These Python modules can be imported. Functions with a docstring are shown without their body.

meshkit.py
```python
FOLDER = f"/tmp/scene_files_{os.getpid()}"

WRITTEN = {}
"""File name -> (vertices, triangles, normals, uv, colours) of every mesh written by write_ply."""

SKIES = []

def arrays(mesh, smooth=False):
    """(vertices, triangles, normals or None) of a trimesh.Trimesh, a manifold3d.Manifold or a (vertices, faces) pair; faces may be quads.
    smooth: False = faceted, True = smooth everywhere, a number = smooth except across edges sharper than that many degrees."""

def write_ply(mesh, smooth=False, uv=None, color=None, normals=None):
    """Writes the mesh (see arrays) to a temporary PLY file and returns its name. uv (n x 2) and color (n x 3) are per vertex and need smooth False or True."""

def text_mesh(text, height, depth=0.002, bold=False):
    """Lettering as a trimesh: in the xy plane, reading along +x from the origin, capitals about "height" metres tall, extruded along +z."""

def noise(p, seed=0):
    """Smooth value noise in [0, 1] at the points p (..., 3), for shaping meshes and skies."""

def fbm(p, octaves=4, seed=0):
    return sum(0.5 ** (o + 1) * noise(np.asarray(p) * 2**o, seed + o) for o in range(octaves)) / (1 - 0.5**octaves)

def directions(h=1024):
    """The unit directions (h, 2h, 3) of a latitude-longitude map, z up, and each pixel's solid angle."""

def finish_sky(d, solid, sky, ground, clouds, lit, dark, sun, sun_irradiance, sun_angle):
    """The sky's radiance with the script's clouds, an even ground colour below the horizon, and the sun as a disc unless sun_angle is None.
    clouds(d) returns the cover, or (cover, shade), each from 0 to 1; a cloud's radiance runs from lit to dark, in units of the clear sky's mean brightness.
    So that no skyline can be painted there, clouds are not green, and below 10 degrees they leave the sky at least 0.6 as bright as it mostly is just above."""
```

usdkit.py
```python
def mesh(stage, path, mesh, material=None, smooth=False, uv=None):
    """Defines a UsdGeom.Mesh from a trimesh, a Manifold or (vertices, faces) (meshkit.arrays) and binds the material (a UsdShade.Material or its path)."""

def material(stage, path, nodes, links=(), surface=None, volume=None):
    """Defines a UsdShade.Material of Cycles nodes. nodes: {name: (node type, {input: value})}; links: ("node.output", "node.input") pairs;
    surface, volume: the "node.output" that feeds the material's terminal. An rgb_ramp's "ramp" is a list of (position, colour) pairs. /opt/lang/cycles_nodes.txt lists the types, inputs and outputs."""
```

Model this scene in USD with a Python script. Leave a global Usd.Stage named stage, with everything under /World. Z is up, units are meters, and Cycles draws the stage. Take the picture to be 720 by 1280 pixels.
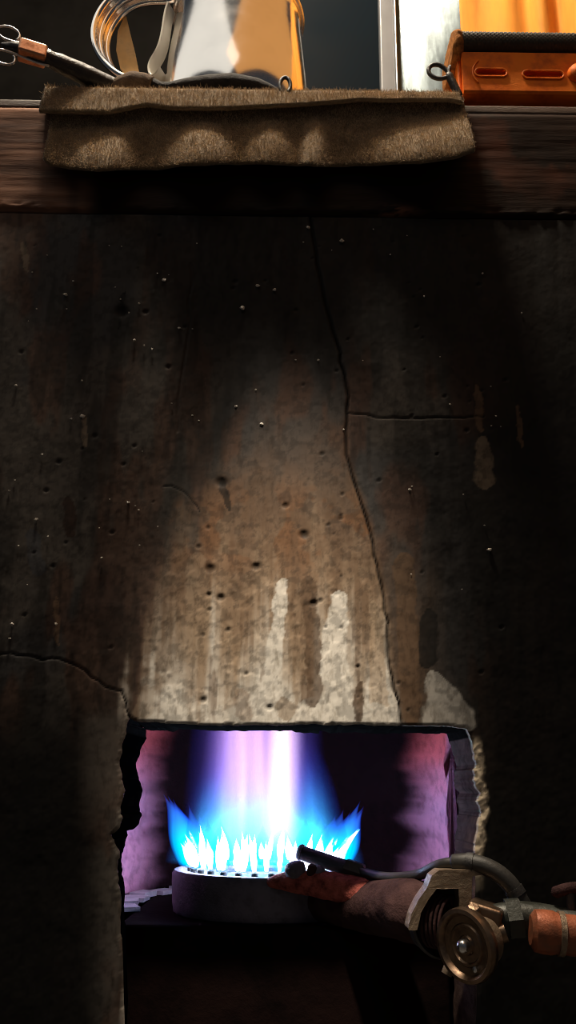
import math, random
import numpy as np
import trimesh
import shapely
from shapely.geometry import Polygon, LineString
from scipy.ndimage import gaussian_filter1d
import usdkit, meshkit
from pxr import Usd, UsdGeom, UsdLux, UsdShade, Gf, Sdf, Vt

random.seed(7)
rng = np.random.default_rng(7)
stage = Usd.Stage.CreateInMemory()
UsdGeom.SetStageUpAxis(stage, UsdGeom.Tokens.z)
UsdGeom.SetStageMetersPerUnit(stage, 1.0)
UsdGeom.Xform.Define(stage, '/World')
UsdGeom.Scope.Define(stage, '/World/Looks')

# ------------------------------------------------------------------ camera, lights, exposure
FPX, PITCH, ROLL = 1100.0, math.radians(17.4), math.radians(0.75)
EYE = np.array([0.0, -0.76, 0.30])
R_ = np.array([1.0, 0, 0]); F_ = np.array([0, math.cos(PITCH), math.sin(PITCH)]); U_ = np.array([0, -math.sin(PITCH), math.cos(PITCH)])
R2 = R_ * math.cos(ROLL) + U_ * math.sin(ROLL); U2 = -R_ * math.sin(ROLL) + U_ * math.cos(ROLL)
cam = UsdGeom.Camera.Define(stage, '/World/camera')
cam.CreateHorizontalApertureAttr(36.0); cam.CreateVerticalApertureAttr(64.0)
cam.CreateFocalLengthAttr(36.0 * FPX / 720.0)
cam.CreateClippingRangeAttr(Gf.Vec2f(0.02, 100.0))
cam.CreateExposureAttr(0.0)
m4 = Gf.Matrix4d(*[float(v) for v in np.concatenate([np.append(R2, 0), np.append(U2, 0), np.append(-F_, 0), np.append(EYE, 1)])])
UsdGeom.Xformable(cam).AddTransformOp().Set(m4)


def look_matrix(pos, target):
    pos = np.array(pos, float); d = np.array(target, float) - pos; d /= np.linalg.norm(d)
    up = np.array([0, 0, 1.0]) if abs(d[2]) < 0.98 else np.array([0, 1.0, 0])
    r = np.cross(d, up); r /= np.linalg.norm(r); u = np.cross(r, d)
    return Gf.Matrix4d(*[float(v) for v in np.concatenate([np.append(r, 0), np.append(u, 0), np.append(-d, 0), np.append(pos, 1)])])


def rect_light(name, pos, target, w, h, color, radiance):
    l = UsdLux.RectLight.Define(stage, '/World/' + name)
    l.CreateWidthAttr(w); l.CreateHeightAttr(h); l.CreateIntensityAttr(radiance); l.CreateColorAttr(Gf.Vec3f(*color))
    UsdGeom.Xformable(l).AddTransformOp().Set(look_matrix(pos, target))


def spot_light(name, pos, target, radius, color, intensity, cone, soft):
    l = UsdLux.SphereLight.Define(stage, '/World/' + name)
    l.CreateRadiusAttr(radius); l.CreateIntensityAttr(intensity); l.CreateColorAttr(Gf.Vec3f(*color))
    s = UsdLux.ShapingAPI.Apply(l.GetPrim()); s.CreateShapingConeAngleAttr(cone); s.CreateShapingConeSoftnessAttr(soft)
    UsdGeom.Xformable(l).AddTransformOp().Set(look_matrix(pos, target))


# a pale ceiling lamp panel high on the left, an added orange panel high on the right for the jug reflection, a small shaded work lamp on the stove front
rect_light('strip_lamp_light', (-0.88, -0.58, 2.2), (-0.06, 0.09, 1.08), 2.6, 0.75, (1.0, 0.94, 0.84), 0.85)
rect_light('orange_reflection_light', (0.62, -0.44, 2.15), (-0.06, 0.09, 1.08), 2.4, 0.75, (1.0, 0.42, 0.08), 0.62)  # unseen orange panel, sized to fill the reflection in the jug
rect_light('hood_lamp_light', (-0.20, -0.16, 2.3), (-0.16, -0.06, 1.0), 0.30, 0.12, (1.0, 0.85, 0.66), 380.0)
spot_light('work_lamp_light', (-0.02, -0.48, 1.45), (0.0, 0.0, 0.375), 0.03, (1.0, 0.87, 0.70), 3600.0, 8.0, 1.0)
dome = UsdLux.DomeLight.Define(stage, '/World/room_ambience')
dome.CreateIntensityAttr(0.012); dome.CreateColorAttr(Gf.Vec3f(0.75, 0.85, 1.0))


# ------------------------------------------------------------------ picking points while authoring
def ray(px, py):
    return F_ + R2 * (px - 360.0) / FPX + U2 * (640.0 - py) / FPX


def P(px, py, Y):
    d = ray(px, py); return EYE + d * (Y - EYE[1]) / d[1]


def Q(px, py, z):
    d = ray(px, py); return EYE + d * (z - EYE[2]) / d[2]


def to_px(pts):
    v = np.asarray(pts) - EYE; d = v @ F_
    return 360 + FPX * (v @ R2) / d, 640 - FPX * (v @ U2) / d


# ------------------------------------------------------------------ prims
used = {}


def numbered(path):
    n = used.get(path, -1) + 1; used[path] = n
    return path if n == 0 else f'{path}_{n:03d}'


def tag(p, label=None, cat=None, group=None, kind=None):
    for k, v in (('label', label), ('category', cat), ('group', group), ('kind', kind)):
        if v: p.SetCustomDataByKey(k, v)
    return p


def thing(name, label, cat, loc=(0, 0, 0), group=None):
    x = UsdGeom.Xform.Define(stage, numbered('/World/' + name))
    x.AddTranslateOp().Set(Gf.Vec3d(*map(float, loc)))
    return tag(x.GetPrim(), label, cat, group)


def obj(name, mesh, mat, parent=None, smooth=40, **kw):
    base = str(parent.GetPath()) if parent is not None else '/World'
    off = np.zeros(3); q = parent
    while q is not None and str(q.GetPath()) not in ('/World', '/'):
        if q.GetTypeName() == 'Xform':
            off = np.array(q.GetAttribute('xformOp:translate').Get())
        q = q.GetParent()
    if isinstance(mesh, tuple): mesh = trimesh.Trimesh(mesh[0], mesh[1], process=False)
    mesh = mesh.copy(); mesh.vertices = mesh.vertices - off
    m = usdkit.mesh(stage, numbered(base + '/' + name), mesh, mat, smooth=smooth)
    p = m.GetPrim()
    tag(p, kw.get('label'), kw.get('cat'), kw.get('group'), kw.get('kind'))
    return p


def primvar(prim, name, arr):
    pv = UsdGeom.PrimvarsAPI(prim)
    if np.ndim(arr) == 1:
        pv.CreatePrimvar(name, Sdf.ValueTypeNames.FloatArray, 'vertex').Set(Vt.FloatArray.FromNumpy(np.asarray(arr, np.float32)))
    else:
        pv.CreatePrimvar(name, Sdf.ValueTypeNames.Color3fArray, 'vertex').Set(Vt.Vec3fArray.FromNumpy(np.asarray(arr, np.float32)))


# ------------------------------------------------------------------ materials
def M(name, base, var=0.25, scale=40, rough=0.6, metallic=0.0, bump=0.2, bscale=150, stretch=(1, 1, 1), dark=None, spec=0.5, sheen=0.0, attr=None, rough_var=0.1, distance=0.002, **extra):
    """Principled material: a colour with noise variation (or a mesh attribute), bumpy relief."""
    base = np.array(base); d = np.array(dark) if dark is not None else base * (1 - var * 1.6)
    lt = np.minimum(base * (1 + var), 0.95)
    n = {'tc': ('texture_coordinate', {}), 'mp': ('mapping', {'scale': stretch}),
         'n1': ('noise_texture', {'scale': scale, 'detail': 6.0, 'roughness': 0.6}),
         'r1': ('rgb_ramp', {'ramp': [(0.3, tuple(d)), (0.5, tuple(base)), (0.72, tuple(lt))]}),
         'n2': ('noise_texture', {'scale': bscale, 'detail': 5.0, 'roughness': 0.65}),
         'bp': ('bump', {'strength': bump, 'distance': distance}),
         'mr': ('map_range', {'from_min': 0.3, 'from_max': 0.7, 'to_min': max(rough - rough_var, 0.03), 'to_max': min(rough + rough_var, 1.0)}),
         'p': ('principled_bsdf', {'metallic': metallic, 'specular_ior_level': spec, 'sheen_weight': sheen, **extra})}
    l = [('tc.object', 'mp.vector'), ('mp.vector', 'n1.vector'), ('mp.vector', 'n2.vector'), ('n1.fac', 'r1.fac'),
         ('n2.fac', 'bp.height'), ('bp.normal', 'p.normal'), ('n1.fac', 'mr.value'), ('mr.result', 'p.roughness')]
    if attr:
        n['at'] = ('attribute', {'attribute': attr})
        n['mx'] = ('mix', {'mix_type': 'multiply', 'fac': 1.0})
        l += [('at.color', 'mx.color1'), ('r1.color', 'mx.color2'), ('mx.color', 'p.base_color')]
    else:
        l += [('r1.color', 'p.base_color')]
    return usdkit.material(stage, '/World/Looks/' + name, n, l, surface='p.BSDF')


PLASTER = M('stained_plaster', (0.9, 0.9, 0.9), 0.20, 170, 0.72, bump=0.05, bscale=420, stretch=(1, 1, 0.4), dark=(0.55, 0.53, 0.50), attr='stain_shade', rough_var=0.15, distance=0.0016, spec=0.16)
LINER = M('fired_clay', (0.9, 0.9, 0.9), 0.2, 60, 0.95, spec=0.05, bump=0.5, bscale=260, attr='stain_shade', dark=(0.6, 0.6, 0.6))
BEAMW = M('worn_timber', (0.13, 0.062, 0.036), 0.35, 5, 0.6, bump=0.18, spec=0.1, bscale=18, stretch=(1, 6, 9), dark=(0.045, 0.022, 0.015), attr='stain_shade', distance=0.003)
DARKW = M('dark_timber', (0.10, 0.06, 0.04), 0.4, 14, 0.55, bump=0.3, stretch=(1, 6, 6))
TERRY = M('brown_terry', (0.22, 0.16, 0.10), 0.3, 300, 0.95, bump=0.35, bscale=1400, sheen=0.15, spec=0.1, dark=(0.14, 0.10, 0.06), distance=0.001)
TERRYF = M('brown_terry_pile', (0.52, 0.40, 0.27), 0.3, 120, 0.95, bump=0.0, spec=0.1, dark=(0.24, 0.18, 0.12))
STEEL = M('polished_steel', (0.86, 0.84, 0.81), 0.04, 25, 0.13, metallic=1.0, bump=0.03, bscale=60, rough_var=0.03, stretch=(1, 1, 1))
STEELD = M('steel_trim', (0.70, 0.70, 0.70), 0.1, 40, 0.28, metallic=1.0, bump=0.05)
PANEL = M('brushed_panel', (0.09, 0.107, 0.112), 0.15, 5, 0.22, metallic=1.0, bump=0.03, bscale=14, stretch=(3, 3, 0.6))
PANELD = M('dark_panel', (0.0025, 0.0055, 0.0085), 0.35, 6, 0.55, spec=0.02, bump=0.05, bscale=14)
PLATE = M('pale_handle_plate', (0.62, 0.59, 0.52), 0.08, 10, 0.4, bump=0.05)
POST = M('pale_post', (0.17, 0.17, 0.175), 0.08, 10, 0.4, bump=0.05)
BLACKC = M('black_cloth', (0.018, 0.015, 0.014), 0.5, 80, 0.8, bump=0.6, bscale=500, sheen=0.1, spec=0.2)
BROWNC = M('brown_cloth', (0.16, 0.11, 0.075), 0.4, 90, 0.9, bump=0.6, bscale=500, spec=0.15)
BLACKP = M('black_leather', (0.022, 0.018, 0.017), 0.4, 60, 0.42, bump=0.5, bscale=240)
REFLM = M('orange_reflection', (0.55, 0.30, 0.09), 0.15, 60, 0.4, metallic=0.3, bump=0.1)  # orange reflection put into the metal's own colour
COPPER = M('copper_clip', (0.55, 0.26, 0.14), 0.25, 80, 0.35, metallic=0.8, bump=0.1)
ORANGE = M('orange_plastic', (0.92, 0.19, 0.012), 0.2, 40, 0.45, spec=0.22, bump=0.25, bscale=110, dark=(0.60, 0.10, 0.015))
FUZZO = M('rust_fleece', (0.42, 0.17, 0.05), 0.4, 160, 0.95, bump=0.8, bscale=700, spec=0.1)
WEB = M('black_webbing', (0.05, 0.045, 0.032), 0.3, 150, 0.6, bump=0.3, bscale=600)
CURT = M('orange_cloth', (0.68, 0.27, 0.035), 0.25, 10, 0.8, bump=0.1, bscale=40, stretch=(3, 3, 0.4), dark=(0.46, 0.14, 0.012), spec=0.2)
IRONH = M('burner_iron', (0.11, 0.10, 0.135), 0.3, 70, 0.6, bump=0.5, bscale=260, dark=(0.05, 0.045, 0.06))
IRON = M('cast_iron', (0.050, 0.026, 0.025), 0.3, 70, 0.95, spec=0.08, bump=0.6, bscale=260, dark=(0.025, 0.012, 0.012))
IRONG = M('red_glow_iron', (0.36, 0.095, 0.075), 0.5, 140, 0.9, bump=1.0, bscale=400, dark=(0.12, 0.03, 0.025), spec=0.1)  # red glow of the flame put into this iron colour
IRONB = M('black_iron', (0.03, 0.028, 0.027), 0.4, 60, 0.5, bump=0.4, bscale=240)
BRONZE = M('dull_bronze', (0.23, 0.17, 0.115), 0.3, 60, 0.45, metallic=0.55, bump=0.5, bscale=220, dark=(0.2, 0.15, 0.10))
BRASS = M('aged_brass', (0.22, 0.145, 0.095), 0.3, 50, 0.30, metallic=0.9, bump=0.15, bscale=160)
HOSE = M('black_hose', (0.03, 0.028, 0.025), 0.3, 60, 0.5, bump=0.2)
GREENI = M('green_black_pipe', (0.035, 0.038, 0.03), 0.3, 60, 0.45, bump=0.3, metallic=0.2)
ORUST = M('orange_fitting', (0.30, 0.085, 0.035), 0.5, 45, 0.5, bump=0.4, bscale=150, metallic=0.3, dark=(0.14, 0.06, 0.035))
HEARTH = M('sooty_hearth', (0.007, 0.0032, 0.0028), 0.4, 30, 0.95, bump=0.5, bscale=150, spec=0.05)
TILE = M('pale_rim_tile', (0.42, 0.36, 0.38), 0.3, 60, 0.7, bump=0.5, bscale=260)
FLAKE = M('plaster_flake', (0.60, 0.54, 0.46), 0.2, 90, 0.35, bump=0.3, spec=0.8)
FLOORM = M('dark_floor', (0.05, 0.045, 0.04), 0.3, 12, 0.6, bump=0.2)
ROOMW = M('dark_room_wall', (0.006, 0.0055, 0.005), 0.3, 6, 0.9, bump=0.1, spec=0.0)
SOOTY = M('sooty_return', (0.9, 0.9, 0.9), 0.2, 60, 0.95, bump=0.4, bscale=300, attr='stain_shade', dark=(0.5, 0.5, 0.5), spec=0.0)


# ------------------------------------------------------------------ mesh helpers
def loft(rings, cap=True, closed=True):
    """rings: (n, k, 3) -> a skin through them."""
    rings = np.asarray(rings, float); n, k, _ = rings.shape
    v = rings.reshape(-1, 3); f = []
    kk = k if closed else k - 1
    i = np.arange(n - 1)[:, None]; j = np.arange(kk)[None, :]
    a = i * k + j; b = i * k + (j + 1) % k; c = (i + 1) * k + (j + 1) % k; d = (i + 1) * k + j
    f = np.concatenate([np.stack([a, b, c], -1).reshape(-1, 3), np.stack([a, c, d], -1).reshape(-1, 3)])
    if cap and closed:
        v = np.vstack([v, rings[0].mean(0), rings[-1].mean(0)])
        jj = np.arange(k); c0, c1 = n * k, n * k + 1
        f = np.vstack([f, np.stack([np.full(k, c0), (jj + 1) % k, jj], 1), np.stack([np.full(k, c1), (n - 1) * k + jj, (n - 1) * k + (jj + 1) % k], 1)])
    m = trimesh.Trimesh(v, f, process=False)
    if cap and closed and m.volume < 0: m.invert()
    return m


def smooth_path(pts, n=40):
    from scipy.interpolate import CubicSpline
    pts = np.asarray(pts, float); t = np.r_[0, np.cumsum(np.linalg.norm(np.diff(pts, axis=0), axis=1))]
    return CubicSpline(t, pts)(np.linspace(0, t[-1], n))


def frames(path):
    t = np.gradient(path, axis=0); t /= np.linalg.norm(t, axis=1)[:, None]
    n = np.cross(t[0], [0, 0, 1.0]) if abs(t[0][2]) < 0.9 else np.cross(t[0], [0, 1.0, 0])
    N = []
    for i in range(len(path)):
        n = n - t[i] * (n @ t[i]); n /= np.linalg.norm(n); N.append(n.copy())
    N = np.array(N); return t, N, np.cross(t, N)


def tube(path, r, seg=14, shape=None):
    path = np.asarray(path, float); t, N, B = frames(path)
    r = np.broadcast_to(r, (len(path),)); a = np.linspace(0, 2 * np.pi, seg, endpoint=False)
    rings = path[:, None] + r[:, None, None] * (np.cos(a)[None, :, None] * N[:, None] + np.sin(a)[None, :, None] * B[:, None])
    return loft(rings)


def sweep(path, profile, side):
    """profile (k,2) in (side, normal) coordinates swept along the path; side: fixed direction."""
    path = np.asarray(path, float); t = np.gradient(path, axis=0); t /= np.linalg.norm(t, axis=1)[:, None]
    side = np.asarray(side, float); nn = np.cross(t, side); nn /= np.linalg.norm(nn, axis=1)[:, None]
    pr = np.asarray(profile)
    return loft(path[:, None] + pr[None, :, :1] * side + pr[None, :, 1:] * nn[:, None])


def lathe(profile, seg=48, origin=(0, 0, 0), axis=(0, 0, 1)):
    pr = np.asarray(profile, float); a = np.linspace(0, 2 * np.pi, seg, endpoint=False)
    rings = np.stack([pr[:, None, 0] * np.cos(a), pr[:, None, 0] * np.sin(a), np.repeat(pr[:, 1:], seg, 1)], -1)
    m = loft(rings)
    T = trimesh.geometry.align_vectors([0, 0, 1], np.asarray(axis, float) / np.linalg.norm(axis)); m.apply_transform(T)
    m.apply_translation(origin); return m


def rbox(size, r=0.002, center=(0, 0, 0), rot=None):
    """Box with rounded edges."""
    import manifold3d
    s = np.array(size) / 2 - r
    sp = [manifold3d.Manifold.sphere(r, 12).translate([a * s[0], b * s[1], c * s[2]]) for a in (-1, 1) for b in (-1, 1) for c in (-1, 1)]
    mm = manifold3d.Manifold.batch_hull(sp).to_mesh()
    m = trimesh.Trimesh(mm.vert_properties[:, :3], mm.tri_verts, process=False)
    if rot is not None: m.apply_transform(rot)
    m.apply_translation(center); return m


def Rz(deg, ax=(0, 0, 1)): return trimesh.transformations.rotation_matrix(math.radians(deg), ax)


def noise2(x, z, s, seed=0, octv=4, sz=None):
    p = np.stack([np.asarray(x) * s, np.asarray(z) * (sz if sz else s), np.full(np.shape(x), 3.7)], -1)
    return np.clip((meshkit.fbm(p + 100, octv, seed) - 0.5) * 1.7 + 0.5, 0, 1)


def sstep(a, b, x):
    t = np.clip((x - a) / (b - a), 0, 1); return t * t * (3 - 2 * t)


def grid_faces(nx, nz, keep=None):
    i, j = np.meshgrid(np.arange(nx - 1), np.arange(nz - 1), indexing='ij')
    if keep is not None: i, j = i[keep], j[keep]
    a = (i * nz + j).ravel(); b = ((i + 1) * nz + j).ravel(); c = ((i + 1) * nz + j + 1).ravel(); d = (i * nz + j + 1).ravel()
    return np.vstack([np.stack([a, b, c], 1), np.stack([a, c, d], 1)])


# ------------------------------------------------------------------ the stove's plastered front
ZT = P(360, 127, 0.0)[2]                 # counter top
ZB = P(360, 271, 0.0)[2]                 # underside of the beam
ZH = P(330, 1166, 0.05)[2]               # hearth top


def wall_xz(px, py): q = P(px, py, 0.0); return q[0], q[2]


def fine(a, b, lo, hi, step, coarse=0.03):
    return np.r_[np.linspace(a, lo, max(int((lo - a) / coarse), 2), endpoint=False), np.linspace(lo, hi, int((hi - lo) / step), endpoint=False), np.linspace(hi, b, max(int((b - hi) / coarse), 2))]


xs = fine(-0.9, 0.9, -0.33, 0.33, 0.00125); zs = np.r_[np.linspace(0, 0.11, 16, endpoint=False), np.linspace(0.11, ZB, int((ZB - 0.11) / 0.00125))]
X, Z = np.meshgrid(xs, zs, indexing='ij')
u, v = to_px(np.stack([X, np.zeros_like(X), Z], -1))


def dist_path(pts, halo=None):
    """Distance (px) from every wall vertex to a polyline given in px, and the fraction along it."""
    best = np.full(u.shape, 1e9)
    for (x0, y0), (x1, y1) in zip(pts[:-1], pts[1:]):
        dx, dy = x1 - x0, y1 - y0; L = dx * dx + dy * dy
        t = np.clip(((u - x0) * dx + (v - y0) * dy) / L, 0, 1)
        best = np.minimum(best, np.hypot(u - x0 - t * dx, v - y0 - t * dy))
    return best


def jitter(pts, n, amp, seed):
    r = np.random.default_rng(seed); p = smooth_path(np.array(pts, float), n); p[1:-1] += r.normal(0, amp, (n - 2, 2)); return p


crack_main = jitter([(388, 273), (397, 330), (413, 400), (428, 455), (434, 500), (433, 560), (448, 620), (463, 670), (475, 725), (484, 780), (487, 835), (497, 875), (502, 906)], 46, 0.9, 1)
crack_side = jitter([(435, 516), (470, 521), (520, 523), (605, 521)], 16, 0.8, 2)
crack_left = jitter([(0, 818), (60, 822), (95, 832), (118, 848), (140, 862), (152, 864)], 16, 1.2, 3)
crack_left2 = jitter([(152, 864), (157, 880), (162, 900)], 6, 0.6, 4)
crack_small = jitter([(205, 608), (225, 612), (240, 625), (250, 640)], 8, 0.8, 5)
crack_up = jitter([(238, 330), (234, 420), (226, 480), (222, 540)], 10, 1.2, 6)
# ragged outline of the fire opening (px), walked from the lower left up, across and down the right side
rr = np.random.default_rng(11)
left_e = np.array([(154, 1400), (153, 1180), (150, 1120), (146, 1090), (149, 1062), (141, 1050), (139, 1042), (150, 1036), (152, 1010), (154, 980), (150, 955), (155, 925), (158, 905)], float)
top_e = np.array([(162, 898), (172, 902), (220, 905), (300, 907), (380, 906), (450, 907), (520, 906), (560, 907), (584, 913)], float)
right_e = np.array([(590, 918), (592, 940), (595, 958), (594, 975), (600, 992), (597, 1005), (603, 1016), (598, 1030), (594, 1060), (595, 1120), (596, 1200), (597, 1400)], float)


def densify(p, n, amp):
    q = np.c_[np.interp(np.linspace(0, len(p) - 1, n), np.arange(len(p)), p[:, 0]), np.interp(np.linspace(0, len(p) - 1, n), np.arange(len(p)), p[:, 1])]
    q += (1.6 * gaussian_filter1d(rr.normal(0, 1, q.shape), 1.6, axis=0) + 0.35 * rr.normal(0, 1, q.shape)) * amp; return q


edge_px = np.vstack([densify(left_e, 110, (1.5, 0.6)), densify(top_e, 120, (0.6, 0.9)), densify(right_e, 110, (1.4, 0.6))])
edge_xz = np.array([wall_xz(*q) for q in edge_px])
edge_xz[:, 1] = np.maximum(edge_xz[:, 1], -0.01)
hole = Polygon(np.vstack([edge_xz, [edge_xz[-1][0], -0.05], [edge_xz[0][0], -0.05]])).buffer(0)
inside = shapely.contains_xy(hole, X, Z)

# relief
D = 0.0018 * (noise2(X, Z, 14, 1) - 0.5) + 0.0003 * (noise2(X, Z, 80, 2) - 0.5) + 0.00016 * (noise2(X, Z, 260, 3, 3) - 0.5)
D += 0.0004 * (noise2(X, Z, 120, 4, 3, sz=14) - 0.5)
wob = 9 * (noise2(X, Z, 60, 5) - 0.5); wobf = 10 * (noise2(X, Z, 160, 6) - 0.5)
for pts, w, dep in ((crack_main, 1.25, 0.0035), (crack_side, 0.9, 0.0009), (crack_left, 1.0, 0.0009), (crack_left2, 1.0, 0.002), (crack_small, 0.8, 0.0005), (crack_up, 1.1, 0.001)):
    dd = dist_path(pts); D -= dep * np.exp(-(dd / w) ** 2)
    if w > 1.2 and dep > 0.003: D += 0.5 * 0.0009 * np.exp(-np.abs(dd - 5) / 5) * (u < np.interp(v, pts[:, 1], pts[:, 0]))
pits = [(380, 668, 6), (320, 708, 5), (392, 754, 5), (276, 747, 5), (261, 743, 3), (262, 762, 3), (357, 632, 4), (285, 787, 3), (254, 875, 4), (337, 884, 4), (263, 711, 6), (152, 390, 8), (277, 603, 7), (415, 905, 3)]
for q in range(70): pits.append((rr.uniform(10, 640), rr.uniform(290, 890), rr.uniform(1.5, 3.2)))
for (a, b, s) in pits:
    D -= 0.0011 * min(s, 5) / 3 * np.exp(-(((u - a) / s) ** 2 + ((v - b) / (s * 0.8)) ** 2) ** 1.6)
# peeled scabs in the pale patch
scab = sstep(0.50, 0.60, noise2(X, Z, 70, 9, 4)); D += 0.0003 * scab * sstep(600, 760, v) * sstep(150, 210, u) * sstep(520, 470, u)

# stains: pale dried runs and heat-bleached plaster above the opening, brown tar, near-black tones elsewhere
col = np.empty(X.shape + (3,))
streak = noise2(X, Z, 110, 21, 4, sz=7); streak2 = noise2(X, Z, 60, 22, 4, sz=10); blotch = noise2(X, Z, 26, 23); fineb = noise2(X, Z, 140, 24)
grey = np.array([0.082, 0.070, 0.059]); soot_shade = np.array([0.008, 0.0072, 0.0062]); brown = np.array([0.15, 0.090, 0.052]); tan = np.array([0.33, 0.245, 0.165]); pale = np.array([0.62, 0.585, 0.52]); rust = np.array([0.10, 0.045, 0.025])  # darkest tone serves sooty plaster and painted fall-off of light alike


def mixc(c, to, m): m = np.clip(m, 0, 1)[..., None]; return c * (1 - m) + to * m


lx = np.interp(v, [400, 450, 520, 600, 700, 800, 890, 910], [345, 330, 300, 245, 205, 178, 158, 155])
rx = np.interp(v, crack_main[:, 1], crack_main[:, 0])
c = np.broadcast_to(grey, col.shape).copy()
c = mixc(c, grey * np.array([0.62, 0.68, 0.78]), sstep(0.45, 0.65, noise2(X, Z, 9, 31)))
c = mixc(c, rust, 0.55 * sstep(0.52, 0.66, noise2(X, Z, 30, 32, 4, sz=9)))
c = mixc(c, soot_shade, sstep(0.5, 0.66, streak2) * 0.5)
c = mixc(c, soot_shade, sstep(470, 660, u + 60 * (blotch - 0.5)) * 0.93)               # right side: sooty tone plus fall-off of light painted in
c = mixc(c, soot_shade, sstep(300, 200, np.abs(u - 400) + 0.2 * (v - 300) + 120 * (blotch - 0.5)) * sstep(520, 380, v) * 0.85)   # dark V under the beam: wall colour darkened towards the top centre
# sooty diagonal band left of the bleached patch
band = np.exp(-((u - lx + 18) / 26) ** 2) * sstep(340, 470, v) * sstep(790, 640, v)
c = mixc(c, soot_shade, band * (0.55 + 0.6 * (streak - 0.5)))
edge = 50 * (streak - 0.5) + 40 * (blotch - 0.5)
patch = sstep(-14, 42, u - lx + edge) * sstep(10, -4, u - rx + 4 * (fineb - 0.5))
up = sstep(430, 690, v + 90 * (streak - 0.5))
c = mixc(c, brown, patch * sstep(450, 720, v + 50 * (blotch - 0.5)) * 0.85)
c = mixc(c, tan, patch * sstep(630, 850, v + 150 * (streak - 0.5) + 60 * (fineb - 0.5)) * (0.35 + 0.5 * sstep(170, 290, u)))
c = mixc(c, brown * np.array([1.1, 0.9, 0.75]), patch * np.exp(-((v - 660) / 50) ** 2) * sstep(0.5, 0.6, noise2(X, Z, 45, 33)) * 0.8)
c = mixc(c, pale * 0.8, patch * sstep(740, 900, v + 230 * (streak - 0.5)) * sstep(150, 260, u) * 0.75)
c = mixc(c, pale, patch * sstep(838, 898, v + 110 * (streak - 0.5) + 60 * (fineb - 0.5)) * 0.9)
c = mixc(c, brown * 0.8, patch * sstep(0.56, 0.72, noise2(X, Z, 130, 25, 4, sz=16)) * sstep(560, 700, v) * 0.6)
# brown tar runs right of the main crack
rr_m = sstep(95, 20, u - rx + 30 * (streak - 0.5)) * (u > rx) * sstep(600, 760, v)
c = mixc(c, brown * 0.75, rr_m * (0.5 + 0.8 * (streak2 - 0.4)))


def run(pts, w0, w1, color, k, seed):
    """A dried run: an irregular vertical streak with a rounded lower end."""
    global c
    pts = np.array(pts, float); cx = np.interp(v, pts[:, 1], pts[:, 0]); t = np.clip((v - pts[0, 1]) / (pts[-1, 1] - pts[0, 1]), 0, 1)
    w = (w0 + (w1 - w0) * t) * (0.75 + 0.5 * noise2(X, Z, 95, seed, 3, sz=60)); ends = np.sqrt(np.clip(np.minimum((v - pts[0, 1]) / 10, (pts[-1, 1] - v) / 10), 0, 1))
    m = sstep(1.12, 0.88, np.abs(u - cx + 0.7 * wobf) / np.maximum(w * ends, 0.2)) * (v > pts[0, 1]) * (v < pts[-1, 1])
    c = mixc(c, color, m * k)


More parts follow.
